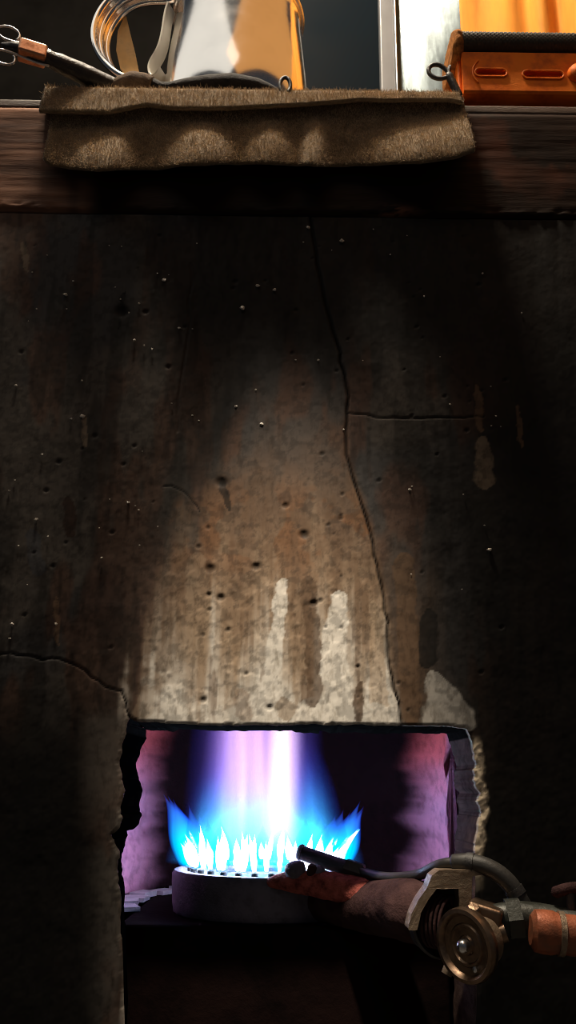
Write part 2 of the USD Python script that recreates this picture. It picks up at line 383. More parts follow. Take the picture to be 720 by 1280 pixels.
run([(352, 722), (350, 760), (344, 800), (338, 850), (336, 900)], 6, 14, pale * 0.95, 0.85, 41)
run([(424, 738), (424, 770), (416, 810), (421, 860), (424, 912)], 12, 21, pale, 0.92, 42)
run([(400, 870), (395, 915)], 26, 40, pale * 0.95, 0.75, 43)
run([(310, 878), (300, 915)], 22, 40, pale * 0.85, 0.7, 44)
run([(465, 750), (470, 800), (475, 912)], 6, 14, tan * 1.1, 0.6, 45)
run([(470, 878), (476, 915)], 16, 24, pale * 0.95, 0.8, 46)
run([(540, 838), (554, 870), (562, 918)], 10, 38, pale * 0.72, 0.75, 47)
run([(385, 720), (392, 800), (392, 884)], 9, 11, brown * 0.62, 0.8, 48)
run([(450, 850), (448, 903)], 5, 7, brown * 0.55, 0.85, 49)
run([(505, 690), (510, 800), (513, 906)], 13, 12, brown * 0.75, 0.85, 50)
run([(536, 760), (534, 836)], 8, 13, soot_shade, 0.85, 51)
run([(300, 860), (306, 903)], 10, 14, brown * 1.1, 0.5, 52)
run([(355, 870), (360, 902)], 10, 13, tan * 0.8, 0.7, 53)
run([(245, 690), (250, 780), (240, 830)], 12, 20, tan * 0.9, 0.35, 54)
run([(188, 858), (175, 900)], 8, 14, tan * 0.8, 0.4, 55)
run([(603, 545), (606, 612)], 9, 12, tan * 0.7, 0.55, 56)
run([(596, 480), (600, 540)], 4, 6, brown, 0.6, 57)
run([(645, 505), (652, 560)], 3, 3, brown, 0.55, 58)
run([(85, 620), (88, 672)], 7, 9, rust * 0.35, 0.8, 59)
run([(104, 518), (108, 560)], 3, 3, tan, 0.5, 60)
run([(28, 302), (34, 340)], 4, 4, tan * 0.7, 0.5, 61)
run([(70, 745), (72, 808)], 3, 3, brown * 1.3, 0.6, 62)
run([(155, 365), (148, 412)], 4, 2, soot_shade * 0.5, 0.9, 63)
run([(276, 596), (286, 640)], 6, 3, soot_shade, 0.75, 64)
run([(40, 660), (48, 720)], 8, 10, np.array([0.06, 0.065, 0.075]), 0.6, 65)
c = mixc(c, soot_shade, 0.35 * sstep(0.5, 0.7, noise2(X, Z, 200, 34, 3)))
for (a, b, s) in pits: c = mixc(c, soot_shade, 0.6 * np.exp(-(((u - a) / s) ** 2 + ((v - b) / s) ** 2) ** 2))
for pts, w in ((crack_main, 1.4), (crack_side, 0.8), (crack_left, 1.0), (crack_left2, 0.8), (crack_small, 0.8)): c = mixc(c, soot_shade * 0.4, 0.95 * np.exp(-(dist_path(pts) / w) ** 2))
c = mixc(c, soot_shade, sstep(155, 95, u) * sstep(830, 950, v) * 0.96)                 # lower left
c = mixc(c, soot_shade, sstep(880, 960, v) * sstep(600, 625, u) * 0.6)
redge = np.interp(v, right_e[:, 1], right_e[:, 0])
chip = sstep(9, 3, np.abs(u - redge - 4) + 8 * (fineb - 0.5)) * sstep(918, 935, v) * sstep(1120, 1065, v)
c = mixc(c, np.array([0.60, 0.50, 0.36]), chip); D += 0.002 * chip * (noise2(X, Z, 300, 12, 3) - 0.35)
c = mixc(c, grey, sstep(40, 10, np.abs(u - 130)) * sstep(880, 905, v) * sstep(1060, 960, v) * 0.8)

keep = ~(inside[:-1, :-1] | inside[1:, :-1] | inside[:-1, 1:] | inside[1:, 1:])
F = grid_faces(len(xs), len(zs), keep)
V = np.stack([X, -D, Z], -1).reshape(-1, 3)
# snap the rim of the hole to its ragged outline
e = np.vstack([F[:, [0, 1]], F[:, [1, 2]], F[:, [2, 0]]]); key = e[:, 0].astype(np.int64) * len(V) + e[:, 1]; rkey = e[:, 1].astype(np.int64) * len(V) + e[:, 0]
be = e[~np.isin(key, rkey)]
mid = V[be].mean(1); near = (np.abs(mid[:, 0]) < 0.22) & (mid[:, 2] < 0.40) & (mid[:, 2] > 1e-6)
be = be[near]; nxt = dict(zip(be[:, 0], be[:, 1])); start = (set(be[:, 0]) - set(be[:, 1])).pop(); chain = [start]
while chain[-1] in nxt: chain.append(nxt[chain[-1]])
chain = np.array(chain)
ls = LineString(edge_xz)
for i in chain:
    q = ls.interpolate(ls.project(shapely.Point(V[i, 0], V[i, 2])))
    if V[i, 2] > 0.002: V[i, 0], V[i, 2] = q.x, max(q.y, 0.0)
V[chain, 1] += 0.0012
usedv, inv = np.unique(F, return_inverse=True)
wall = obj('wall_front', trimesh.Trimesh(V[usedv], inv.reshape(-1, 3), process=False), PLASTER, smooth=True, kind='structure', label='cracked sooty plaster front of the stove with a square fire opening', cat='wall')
primvar(wall, 'stain_shade', c.reshape(-1, 3)[usedv])

# the return of the opening, through the thickness of the plaster
ch = V[chain]; cu, cv = to_px(ch); rows = []; K = 20; TH = 0.074
cen = np.array([0.0, 0, 0.2])
for k in range(K + 1):
    t = k / K; r = ch.copy(); r[:, 1] += t * TH
    side = np.where(ch[:, 0] > 0, 1, -1) * (ch[:, 2] < ch[:, 2].max() - 0.004)
    am = 0.007 * t * meshkit.fbm(np.c_[r[:, [0, 2]] * 38, np.full(len(r), t * 2)], 4, 5) 
    am = np.where((side < 0) & (r[:, 2] < 0.262), -0.010 * t * sstep(0.262, 0.245, r[:, 2]), am)
    r[:, 0] -= side * am; r[:, 2] -= (side == 0) * am * 0.6
    if k == 0: r[:, 1] += 0.0001
    rows.append(r)
rv = np.array(rows); nr = len(ch)
rvf = trimesh.Trimesh(rv.reshape(-1, 3), grid_faces(K + 1, nr), process=False)
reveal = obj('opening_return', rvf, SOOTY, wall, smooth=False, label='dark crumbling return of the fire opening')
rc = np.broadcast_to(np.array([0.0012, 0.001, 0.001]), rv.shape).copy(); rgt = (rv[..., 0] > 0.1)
rc[rgt] = np.array([0.10, 0.065, 0.055]); rc[(rv[..., 2] > ch[:, 2].max() - 0.012)] = soot_shade * 1.2
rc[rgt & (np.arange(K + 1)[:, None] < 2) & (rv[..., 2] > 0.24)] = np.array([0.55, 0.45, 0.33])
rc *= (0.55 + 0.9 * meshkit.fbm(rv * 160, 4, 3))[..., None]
primvar(reveal, 'stain_shade', rc.reshape(-1, 3))

# ------------------------------------------------------------------ room shell
def plain_box(lo, hi): m = trimesh.creation.box(bounds=[lo, hi]); return m


obj('floor', plain_box([-2.2, -2.2, -0.03], [2.2, 1.4, 0.0]), FLOORM, kind='structure')
obj('wall_back', plain_box([-2.2, 0.75, 0.0], [2.2, 0.80, 2.6]), ROOMW, kind='structure')

# ------------------------------------------------------------------ timber beam and counter
bx_, bz_ = np.linspace(-0.88, 0.88, 420), np.linspace(ZB + 0.001, ZT - 0.012, 70)
BX, BZ = np.meshgrid(bx_, bz_, indexing='ij'); bu, bv = to_px(np.stack([BX, np.zeros_like(BX), BZ], -1))
grain = noise2(BX, BZ, 9, 61, 4, sz=150)
BD = 0.002 + 0.0008 * (grain - 0.5) + 0.002 * (noise2(BX, BZ, 14, 62) - 0.5)
BD -= 0.004 * sstep(0.006, 0.0, BZ - bz_[0]) + 0.003 * sstep(0.005, 0, bz_[-1] - BZ)
BD += 0.004 * (noise2(BX, BZ, 130, 63) - 0.5) * sstep(0.014, 0.004, BZ - bz_[0])
bvx = np.stack([BX, -BD, BZ], -1).reshape(-1, 3); nb = len(bz_)
bf = grid_faces(len(bx_), nb)
border = np.r_[np.arange(0, len(bx_)) * nb, (len(bx_) - 1) * nb + np.arange(1, nb), np.arange(len(bx_) - 2, -1, -1) * nb + nb - 1, np.arange(nb - 2, 0, -1)]
back = bvx[border].copy(); back[:, 1] = 0.09; n0 = len(bvx)
jj = np.arange(len(border)); q0, q1 = border, np.roll(border, -1); b0, b1 = n0 + jj, n0 + np.roll(jj, -1)
bf = np.vstack([bf, np.stack([q0, b0, b1], 1)[:, ::-1][:, ::-1], np.stack([q0, b1, q1], 1)])
bfix = trimesh.Trimesh(np.vstack([bvx, back, [[0, 0.09, (ZB + ZT) / 2]]]), np.vstack([bf, np.stack([b0, np.full(len(jj), n0 + len(jj)), b1], 1)]), process=False)
beam = obj('timber_beam', bfix, BEAMW, smooth=True, label='worn brown timber beam running under the counter edge above the sooty plaster', cat='beam')
tone = np.ones(BX.shape + (3,)) * (0.8 + 1.3 * (noise2(BX, BZ, 5, 64, 3, sz=40) - 0.2))[..., None]
tone *= (1 - 0.9 * sstep(96, 130, bu + 14 * (noise2(BX, BZ, 60, 65) - 0.5)))[..., None]           # towel shadow and dimmer right side painted into the beam
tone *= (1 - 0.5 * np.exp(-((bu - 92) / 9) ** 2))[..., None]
for a, b in ((622, 40), (700, 26)):
    tone = mixc(tone, np.array([0.9, 0.55, 0.4]), 0.55 * np.exp(-((bu - a) / b) ** 2 - ((bv - 190) / 60) ** 2) * sstep(0.4, 0.6, noise2(BX, BZ, 30, 66)))
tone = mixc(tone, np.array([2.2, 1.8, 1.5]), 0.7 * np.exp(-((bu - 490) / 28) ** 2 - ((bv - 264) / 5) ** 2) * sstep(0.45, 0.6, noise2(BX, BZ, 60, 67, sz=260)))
primvar(beam, 'stain_shade', np.vstack([tone.reshape(-1, 3), np.repeat(tone.mean((0, 1))[None], len(border) + 1, 0)]))
ct = rbox((1.76, 0.62, 0.012), 0.003, (0, 0.311, ZT - 0.0055))
obj('counter_board', ct, DARKW, label='thin dark wooden counter board lying on the timber beam', cat='counter')

# ------------------------------------------------------------------ folded towel over the edge
TT = 0.010      # folded thickness on the counter


def cloth(x, prof, thick):
    """x (n), prof (n, k, 2) of (y, z): a sheet with thickness and rounded rims."""
    n, k, _ = prof.shape
    S = np.concatenate([np.repeat(x[:, None], k, 1)[..., None] if x.ndim == 1 else x[..., None], prof], -1)
    du = np.gradient(S, axis=0); dv = np.gradient(S, axis=1); N = np.cross(du, dv); N /= np.maximum(np.linalg.norm(N, axis=-1, keepdims=True), 1e-9)
    loop = np.concatenate([S + N * thick / 2, (S - N * thick / 2)[:, ::-1]], 1)
    m = loft(loop); return m, S, N


def pxx(px, Y, z): # x of the point with this px on the line Y, z
    lo, hi = -0.6, 0.6
    for _ in range(40):
        mid_ = (lo + hi) / 2
        if to_px(np.array([mid_, Y, z]))[0] < px: lo = mid_
        else: hi = mid_
    return lo


n = 240
x0a, x1a = pxx(61, -0.012, ZT - 0.05), pxx(583, -0.012, ZT - 0.05)
tx = np.linspace(x0a, x1a, n)
tu = to_px(np.stack([tx, np.full(n, -0.012), np.full(n, ZT - 0.05)], -1))[0]
flare = np.interp(tu, [61, 85, 120, 150, 172, 205, 240, 268, 300, 335, 352, 372, 393, 410, 450, 490, 515, 545, 583],
                  [0.6, 0.35, 0.75, 1.0, 0.25, 0.3, 0.9, 1.0, 0.35, 0.85, 0.75, 0.30, 1.05, 0.25, 0.3, 0.75, 1.0, 0.9, 1.1])
high = np.interp(tu, [61, 120, 150, 200, 250, 300, 340, 370, 395, 430, 500, 560, 583], [0.1, 0.25, 0.35, 0.05, 0.6, 0.15, 0.65, 0.1, 0.75, 0.05, 0.45, 0.7, 0.9])
flare = gaussian_filter1d(np.clip(flare, 0, 1.1) ** 1.9, 3); high = gaussian_filter1d(high, 3)
zbot = np.array([P(a, b, -0.010 - 0.030 * fl_a)[2] for a, fl_a, b in zip(tu, flare, np.interp(tu, [61, 70, 90, 130, 200, 230, 280, 340, 400, 460, 520, 560, 583], [198, 206, 210, 213, 211, 207, 205, 204, 208, 206, 203, 197, 188]))])
k = 46; s = np.linspace(0, 1, k)
prof = np.zeros((n, k, 2))
for i in range(n):
    top = ZT + 0.004
    # on the counter, over the edge, down the face
    a = s / 0.32
    onb = s < 0.32
    prof[i, onb, 0] = 0.085 - (0.085 - 0.004) * a[onb]; prof[i, onb, 1] = top
    b = np.clip((s - 0.32) / 0.68, 0, 1)
    bend = np.clip(b / 0.16, 0, 1) * np.pi / 2
    y = 0.004 - 0.012 * np.sin(bend); z = top - 0.008 * (1 - np.cos(bend))
    d = np.clip((b - 0.16) / 0.84, 0, 1)
    st = 0.78 - 0.5 * high[i]
    y = y - 0.002 * d - 0.030 * flare[i] * sstep(st - 0.38, 1.0, d)
    z = z - d * (top - 0.008 - zbot[i])
    dn = ~onb; prof[i, dn, 0] = y[dn]; prof[i, dn, 1] = z[dn]
prof[..., 0] += 0.002 * (meshkit.fbm(np.stack([np.repeat(tx[:, None], k, 1) * 60, prof[..., 1] * 40, np.zeros((n, k))], -1), 3, 71) - 0.5)
low_mesh, S_low, N_low = cloth(tx, prof, 0.004)
# upper layer: lies on the lower one, short lip over the edge
x0b, x1b = pxx(53, -0.022, ZT), pxx(577, -0.022, ZT)
ux = np.linspace(x0b, x1b, n); uu = to_px(np.stack([ux, np.full(n, -0.022), np.full(n, ZT)], -1))[0]
lip = np.array([P(a, b, -0.020)[2] for a, b in zip(uu, np.interp(uu, [53, 100, 140, 170, 185, 215, 250, 290, 330, 370, 420, 450, 480, 520, 560, 577], [141, 142, 143, 136, 133, 137, 138, 137, 135, 133, 129, 126, 127, 126.5, 126.5, 130]))])
k2 = 30; s2 = np.linspace(0, 1, k2); prof2 = np.zeros((n, k2, 2))
for i in range(n):
    on = s2 < 0.55
    prof2[i, on, 0] = 0.075 - (0.075 - 0.010) * s2[on] / 0.55; prof2[i, on, 1] = ZT + 0.0085
    b = np.clip((s2 - 0.55) / 0.45, 0, 1); bend = np.clip(b / 0.4, 0, 1) * np.pi / 2; d = np.clip((b - 0.4) / 0.6, 0, 1)
    y = 0.010 - 0.0225 * np.sin(bend) - 0.009 * d; z = ZT + 0.0085 - 0.010 * (1 - np.cos(bend)); z = z - d * np.maximum(z - lip[i], 0.001)
    prof2[i, ~on, 0] = y[~on]; prof2[i, ~on, 1] = z[~on]
prof2[..., 1] += 0.0012 * (meshkit.fbm(np.stack([np.repeat(ux[:, None], k2, 1) * 50, prof2[..., 0] * 60, np.zeros((n, k2))], -1), 3, 72) - 0.5)
up_mesh, S_up, N_up = cloth(ux, prof2, 0.004)
towel = thing('terry_towel', 'brown terry towel folded double and draped over the counter edge under the steel jug', 'towel', (0, 0, ZT))
obj('lower_layer', low_mesh, TERRY, towel, smooth=True); obj('upper_layer', up_mesh, TERRY, towel, smooth=True)


def fuzz(name, S, N, count, ln, parent, mat, sel, seed, off=0.0018, width=0.00032, both=False):
    r = np.random.default_rng(seed); n_, k_, _ = S.shape
    i = r.uniform(0, n_ - 1.001, count); j = r.uniform(sel[0] * (k_ - 1), sel[1] * (k_ - 1) - 0.01, count)
    ii, jj_ = i.astype(int), j.astype(int); fi, fj = (i - ii)[:, None], (j - jj_)[:, None]

    def it(A): return (A[ii, jj_] * (1 - fi) + A[ii + 1, jj_] * fi) * (1 - fj) + (A[ii, jj_ + 1] * (1 - fi) + A[ii + 1, jj_ + 1] * fi) * fj
    p, nn = it(S), it(N); sg = np.sign(nn @ np.array([0, -1.0, 0.6]))[:, None]; nn = nn * sg
    base = p + nn * off; tip = base + (nn + r.normal(0, 0.45, p.shape) + [0, 0, -0.25]) * ln * r.uniform(0.5, 1.2, (count, 1)); midp = (base + tip) / 2 + r.normal(0, 0.15, p.shape) * ln
    pts = np.stack([base, midp, tip], 1).reshape(-1, 3) - np.array([0, 0, ZT])
    cv_ = UsdGeom.BasisCurves.Define(stage, numbered(str(parent.GetPath()) + '/' + name))
    cv_.CreatePointsAttr(Vt.Vec3fArray.FromNumpy(pts.astype(np.float32))); cv_.CreateCurveVertexCountsAttr(Vt.IntArray.FromNumpy(np.full(count, 3, np.int32)))
    cv_.CreateTypeAttr('linear'); cv_.CreateWidthsAttr(Vt.FloatArray.FromNumpy(np.tile(np.array([width, width, width * 0.4], np.float32), count))); cv_.SetWidthsInterpolation('vertex')
    UsdShade.MaterialBindingAPI.Apply(cv_.GetPrim()).Bind(mat); tag(cv_.GetPrim(), kind='stuff')


fuzz('pile', S_low, N_low, 34000, 0.0026, towel, TERRYF, (0.36, 1.0), 81)
fuzz('pile', S_up, N_up, 16000, 0.0026, towel, TERRYF, (0.4, 1.0), 82)
TOWEL_TOP = ZT + 0.0105

# ------------------------------------------------------------------ steel jug
JC = np.array([P(297, 60, 0.105)[0], 0.105, TOWEL_TOP + 0.001])
pr = [(0.0, 0.002), (0.070, 0.002), (0.074, 0.000), (0.077, 0.002), (0.0785, 0.008), (0.0785, 0.016), (0.0800, 0.020), (0.0835, 0.028), (0.0862, 0.040), (0.0877, 0.056), (0.0878, 0.075), (0.0865, 0.10), (0.084, 0.13), (0.081, 0.16), (0.0785, 0.185), (0.078, 0.198), (0.0805, 0.202), (0.0805, 0.205), (0.0775, 0.2045), (0.076, 0.198), (0.0775, 0.16), (0.083, 0.08), (0.082, 0.04), (0.06, 0.024), (0.0, 0.022)]
jug = thing('steel_jug', 'polished steel jug with a ribbed strap handle standing on the brown towel', 'jug', JC)
obj('body', lathe(pr, 96, JC), STEEL, jug, smooth=35)
obj('foot_ring', lathe([(0.077, 0.0185), (0.0820, 0.0185), (0.0850, 0.0205), (0.0860, 0.024), (0.0850, 0.026), (0.080, 0.0255)], 96, JC), STEELD, jug, smooth=60)
obj('rim_bead', lathe([(0.0795, 0.2005), (0.0822, 0.2025), (0.0822, 0.2055), (0.0795, 0.207), (0.077, 0.205)], 72, JC), STEELD, jug, smooth=60)
# strap handle in the plane of the axis
HP = [(222, -8), (205, 1), (182, 2), (158, 9), (138, 28), (128, 55), (132, 80), (146, 100), (166, 113), (196, 112)]
hp = smooth_path([P(a, b, JC[1] - 0.002) for a, b in HP], 60); hp[:, 1] = JC[1] - 0.012
WB = 0.0145; HS = np.array([0.5, 0.866, 0])
strap = [(-WB, -0.0008), (WB, -0.0008), (WB, 0.0008), (-WB, 0.0008)]
obj('handle', sweep(hp, strap, HS), STEEL, jug, smooth=30)
hi_ = [(157, 16), (147, 38), (145, 62), (150, 84), (162, 101), (176, 101), (169, 66), (161, 34)]
hq = Polygon([(P(a, b, JC[1])[0], P(a, b, JC[1])[2]) for a, b in hi_]).buffer(0.004).buffer(-0.004); hm = trimesh.creation.extrude_polygon(hq, 0.003, engine='earcut')
hm.vertices = np.stack([hm.vertices[:, 0], JC[1] + 0.001 + hm.vertices[:, 2], hm.vertices[:, 1]], 1); hm.invert()  # plate added to carry the painted orange reflection
obj('handle_reflection', hm, REFLM, jug, smooth=30, label='inner wall of the handle with an orange reflection painted into it')
for o in (-0.0125, 0.0, 0.0125):
    a = np.linspace(0, 2 * np.pi, 12, endpoint=False)
    obj('handle_rib', sweep(hp, np.c_[o + 0.0044 * np.cos(a), 0.0036 * np.sin(a)], HS), STEEL, jug, smooth=60)
pl = np.array([P(a, b, JC[1] - 0.03) for a, b in [(214, 10), (208, 36), (199, 70), (191, 97), (194, 101), (200, 97), (204, 91)]]); pl = smooth_path(pl, 40)
obj('handle_plate', sweep(pl, [(-0.009, -0.0012), (0.009, -0.0012), (0.010, 0), (0.009, 0.0012), (-0.009, 0.0012), (-0.010, 0)], (0.35, 0.94, 0)), PLATE, jug, smooth=30)

# ------------------------------------------------------------------ rolled black cloth in front of the jug, with a cord loop
rp = [P(136, 113, 0.003), P(165, 108, 0.003), P(200, 114, 0.003), P(245, 109, 0.003), P(290, 107, 0.003), P(330, 112, 0.003), P(352, 118, 0.003)]
rp = np.array(rp); rp[:, 2] = TOWEL_TOP + 0.0045
rp = smooth_path(rp, 80); ru = to_px(rp)[0]
rrad = np.interp(ru, [134, 140, 150, 165, 180, 200, 212, 235, 260, 290, 320, 340, 352], [0.002, 0.006, 0.0095, 0.0125, 0.0115, 0.007, 0.007, 0.0095, 0.0115, 0.0125, 0.010, 0.006, 0.002])
rp[:, 2] = TOWEL_TOP + rrad * 0.98
rm = tube(rp, rrad, 20); rm.vertices += 0.0012 * (meshkit.fbm(rm.vertices * 180, 3, 73) - 0.5)[:, None]
rc_ = thing('cloth_roll', 'black rolled cloth strip lying along the towel in front of the steel jug', 'cloth', (rp[0][0], 0.003, TOWEL_TOP))
obj('roll', rm, BLACKC, rc_, smooth=True)
ec = tube(rp[2:21], rrad[2:21] + 0.0007, 20); obj('end_cap', ec, BROWNC, rc_, smooth=True, label='brown end of the black roll')
t = np.linspace(-0.35 * np.pi, 1.35 * np.pi, 30); lc = P(356, 110, -0.010)
lp = np.array([P(356.5 + 6.5 * math.cos(q), 107 - 10 * math.sin(q), -0.013) for q in t])
obj('cord_loop', tube(lp, 0.0021, 10), BLACKP, rc_, smooth=True)

# ------------------------------------------------------------------ black wrapped tool at the far left, its handle sticking out over the edge
zt_ = TOWEL_TOP + 0.010
tp = np.array([Q(150, 112, zt_), Q(120, 100, zt_ + 0.001), Q(85, 84, zt_ + 0.002), Q(52, 70, zt_ + 0.003), Q(25, 62, zt_ + 0.004), Q(2, 57, zt_ + 0.005)])
tp = smooth_path(tp, 60); tu_ = to_px(tp)[0]
tr = np.interp(tu_, [2, 14, 30, 36, 68, 72, 110, 150], [0.003, 0.006, 0.008, 0.0085, 0.0085, 0.0095, 0.0108, 0.0095])
tm = tube(tp, tr, 18); tm.vertices += 0.0022 * (meshkit.fbm(tm.vertices * 130, 4, 74) - 0.5)[:, None]
tool = thing('wrapped_handle', 'black leather wrapped tool handle with a copper clip jutting past the counter edge', 'tool', tp[0])
obj('grip', tm, BLACKP, tool, smooth=40)
sel = (tu_ > 28) & (tu_ < 54); cp = tp[sel]; dirc = (cp[-1] - cp[0]) / np.linalg.norm(cp[-1] - cp[0])
sd = np.cross(dirc, [0, 0, 1.0]); sd /= np.linalg.norm(sd); upv = np.cross(sd, dirc); cc = cp.mean(0)
Tm = np.eye(4); Tm[:3, 0], Tm[:3, 1], Tm[:3, 2] = dirc, sd, upv
obj('copper_clip', rbox((0.028, 0.019, 0.0165), 0.0025, cc, Tm), COPPER, tool, smooth=30)
for sg, (aa, bb), (cc2, dd2) in ((1, (56, 62), (30, 54)), (-1, (40, 84), (24, 76))):
    c1 = cc + upv * 0.0095 * sg
    th = np.linspace(-1.0, math.pi + 1.0, 36)
    # a hairpin of wire: two straight legs beside the clip and a round eye beyond it
    e_ = c1 + dirc * 0.026; eye = np.array([e_ + dirc * 0.010 * np.sin(a) * 1.1 + upv * sg * (0.006 + 0.0085 * -np.cos(a)) for a in np.linspace(0.0, 2 * np.pi - 0.9, 30)])
    path = np.vstack([[c1 - dirc * 0.018], [c1], eye]); obj('wire_eye', tube(smooth_path(path, 70), 0.0013, 8), STEELD, tool, smooth=True)

# ------------------------------------------------------------------ orange slotted case with a ribbed roll on top
oz = ZT + 0.0012
fl, fr = P(579, 110, 0.004), P(800, 110, 0.004)
hz = P(580, 64, 0.004)[2] - oz
ocx = (fl[0] + fr[0]) / 2; ow = fr[0] - fl[0]
case = thing('orange_case', 'orange plastic case with long slots on the counter right of the towel', 'case', (ocx, 0.05, oz))
import manifold3d


def to_mf(m): m = m.copy(); m.merge_vertices(); return manifold3d.Manifold(manifold3d.Mesh(np.asarray(m.vertices, np.float32), np.asarray(m.faces, np.uint32)))


def from_mf(mm): mm = mm.to_mesh(); return trimesh.Trimesh(mm.vert_properties[:, :3], mm.tri_verts, process=False)


prf = Polygon([(0.030, 0.016), (0.10, 0.016), (0.10, hz), (0.004, hz), (-0.002, hz - 0.003), (-0.002, 0.019), (0.000, 0.0165)])
obj('base', rbox((ow - 0.006, 0.074, 0.0155), 0.002, (ocx, 0.068, oz + 0.0078)), BLACKP, case, smooth=30, label='added black base standing for the shade under the orange shell')  # dark part added; its black stands for shade in the undercut
body = trimesh.creation.extrude_polygon(prf, ow, engine='earcut')
body.vertices = np.stack([body.vertices[:, 2] + fl[0], body.vertices[:, 0] + 0.004, body.vertices[:, 1] + oz], 1)
if body.volume < 0: body.invert()
bm = to_mf(body)


def slot(px0, px1, py, r, depth):
    a, b = P(px0, py, 0.002), P(px1, py, 0.002)
    cs = [manifold3d.Manifold.cylinder(depth * 2, r, r, 24).rotate([90, 0, 0]).translate([x, 0.002 + depth, q_[2]]) for x, q_ in ((a[0], a), (b[0], b))]
    return manifold3d.Manifold.batch_hull(cs)


for a_, b_, yy in ((600, 628, 89.5), (660, 699, 92)): bm = bm - slot(a_, b_, yy, 0.0042, 0.006)
obj('body', from_mf(bm), ORANGE, case, smooth=25)
for a_, b_, yy in ((600, 628, 89.5), (660, 699, 92)):
    a, b = P(a_, yy, 0.0), P(b_, yy, 0.0); al = np.linspace(0, 2 * np.pi, 48, endpoint=False)
    ring = np.stack([np.where(np.cos(al) > 0, b[0], a[0]) + 0.0052 * np.cos(al), np.full(48, 0.0015), (a[2] + b[2]) / 2 + 0.0052 * np.sin(al)], 1)
    obj('slot_rim', tube(np.vstack([ring, ring[:2]]), 0.0011, 8), ORANGE, case, smooth=True)
# embossed outline beside the first slot and a knob on the right
w = [P(a, b, 0.0015) for a, b in [(598, 76), (594, 80), (594, 99), (598, 103), (640, 105), (690, 108)]]
obj('raised_rib', tube(smooth_path(np.array(w)[:4], 24), 0.0011, 8), ORANGE, case, smooth=True)
kn = P(722, 93, 0.002); obj('knob', lathe([(0.0, -0.009), (0.004, -0.0088), (0.0095, -0.006), (0.0115, -0.001), (0.0115, 0.004), (0, 0.004)], 28, kn, (0, 1, 0)), ORANGE, case, smooth=40)
obj('end_plate', rbox((0.004, 0.092, hz - 0.004), 0.0015, (fl[0] - 0.0018, 0.055, oz + hz / 2)), ORANGE, case, smooth=30)

# ribbed black roll: woven relief on a flattened roll
ml, mr_ = P(574, 50, 0.0), P(800, 62, 0.0)
mh = 0.0125; mzc = oz + hz + mh + 0.0008
nx_, na = 420, 72
mx_ = np.linspace(fl[0] - 0.004, fr[0] + 0.0, nx_); aa_ = np.linspace(0, 2 * np.pi, na, endpoint=False)
MX, MA = np.meshgrid(mx_, aa_, indexing='ij')
cell = (np.sin(MX * 2 * np.pi / 0.0046 + np.pi * (np.floor(MA * 36 / (2 * np.pi)) % 2)) * 0.5 + 0.5) * np.abs(np.sin(MA * 18))
rel = 0.0010 * cell
sag = 0.0006 * np.sin(MX * 40)
sq = 1 / (np.abs(np.cos(MA)) ** 3.2 + np.abs(np.sin(MA)) ** 3.2) ** (1 / 3.2)
rib = np.stack([MX, 0.030 + (0.034 + rel) * sq * np.cos(MA), mzc + (mh - 0.0008 + rel) * sq * np.sin(MA) - 0], -1)
mat_t = thing('ribbed_roll', 'black ribbed webbing roll with a rust fleece end lying on the orange case', 'webbing roll', (ocx, 0.03, oz + hz))
obj('webbing', loft(rib), WEB, mat_t, smooth=True)
cuffx = np.linspace(fl[0] - 0.010, fl[0] + 0.002, 14); cr = []
for q in cuffx:
    a_ = np.linspace(0, 2 * np.pi, 64, endpoint=False); sq_ = 1 / (np.abs(np.cos(a_)) ** 3 + np.abs(np.sin(a_)) ** 3) ** (1 / 3)
    g = 1 - 0.10 * abs((q - cuffx.mean()) / 0.006) ** 2
    lowr = np.where(np.sin(a_) < 0, 1.9, 1.12)
    pts = np.stack([np.full(64, q), 0.030 + 0.037 * g * sq_ * np.cos(a_), mzc + mh * g * lowr * sq_ * np.sin(a_)], 1)
    cr.append(pts)
cm = loft(cr); cm.vertices += (0.0022 * (meshkit.fbm(cm.vertices * 260, 4, 75) - 0.5))[:, None] * np.array([1, -1, 1]); obj('fleece_end', cm, FUZZO, mat_t, smooth=True, label='rust brown fleece end of the black roll')
# black strap with a loop
sp = [P(574, 121, -0.006), P(568, 108, -0.007), P(561, 94, -0.008), P(563, 84, -0.008)]
strp = thing('strap_loop', 'black strap with a small cord loop hanging beside the orange case', 'strap', P(574, 121, -0.006))
pth = smooth_path(sp, 24)
obj('strap', sweep(pth, [(-0.0035, -0.0012), (0.0035, -0.0012), (0.0035, 0.0012), (-0.0035, 0.0012)], (0.25, 0.97, 0)), BLACKP, strp, smooth=30)
obj('strap_end', tube(smooth_path([P(575, 122, -0.0065), P(567, 106, -0.008), P(560, 92, -0.009)], 14), np.r_[0.0028, np.full(12, 0.0042), 0.003], 12), BLACKP, strp, smooth=True)
lo_ = [(562, 93), (554, 98), (543, 97), (536, 90), (538, 83), (547, 81), (555, 85), (561, 91)]
obj('cord_loop', tube(smooth_path([P(a, b, -0.009) for a, b in lo_], 50), 0.0023, 10), BLACKP, strp, smooth=True)

# ------------------------------------------------------------------ back of the counter: steel panel, post, orange cloth
YB = 0.40
ZTOP = 1.75


def sheet(px0, px1, Y, z0, z1, th=0.012):
    a, b = P(px0, 60, Y)[0], P(px1, 60, Y)[0]; return rbox((b - a, th, z1 - z0), 0.003, ((a + b) / 2, Y + th / 2, (z0 + z1) / 2))


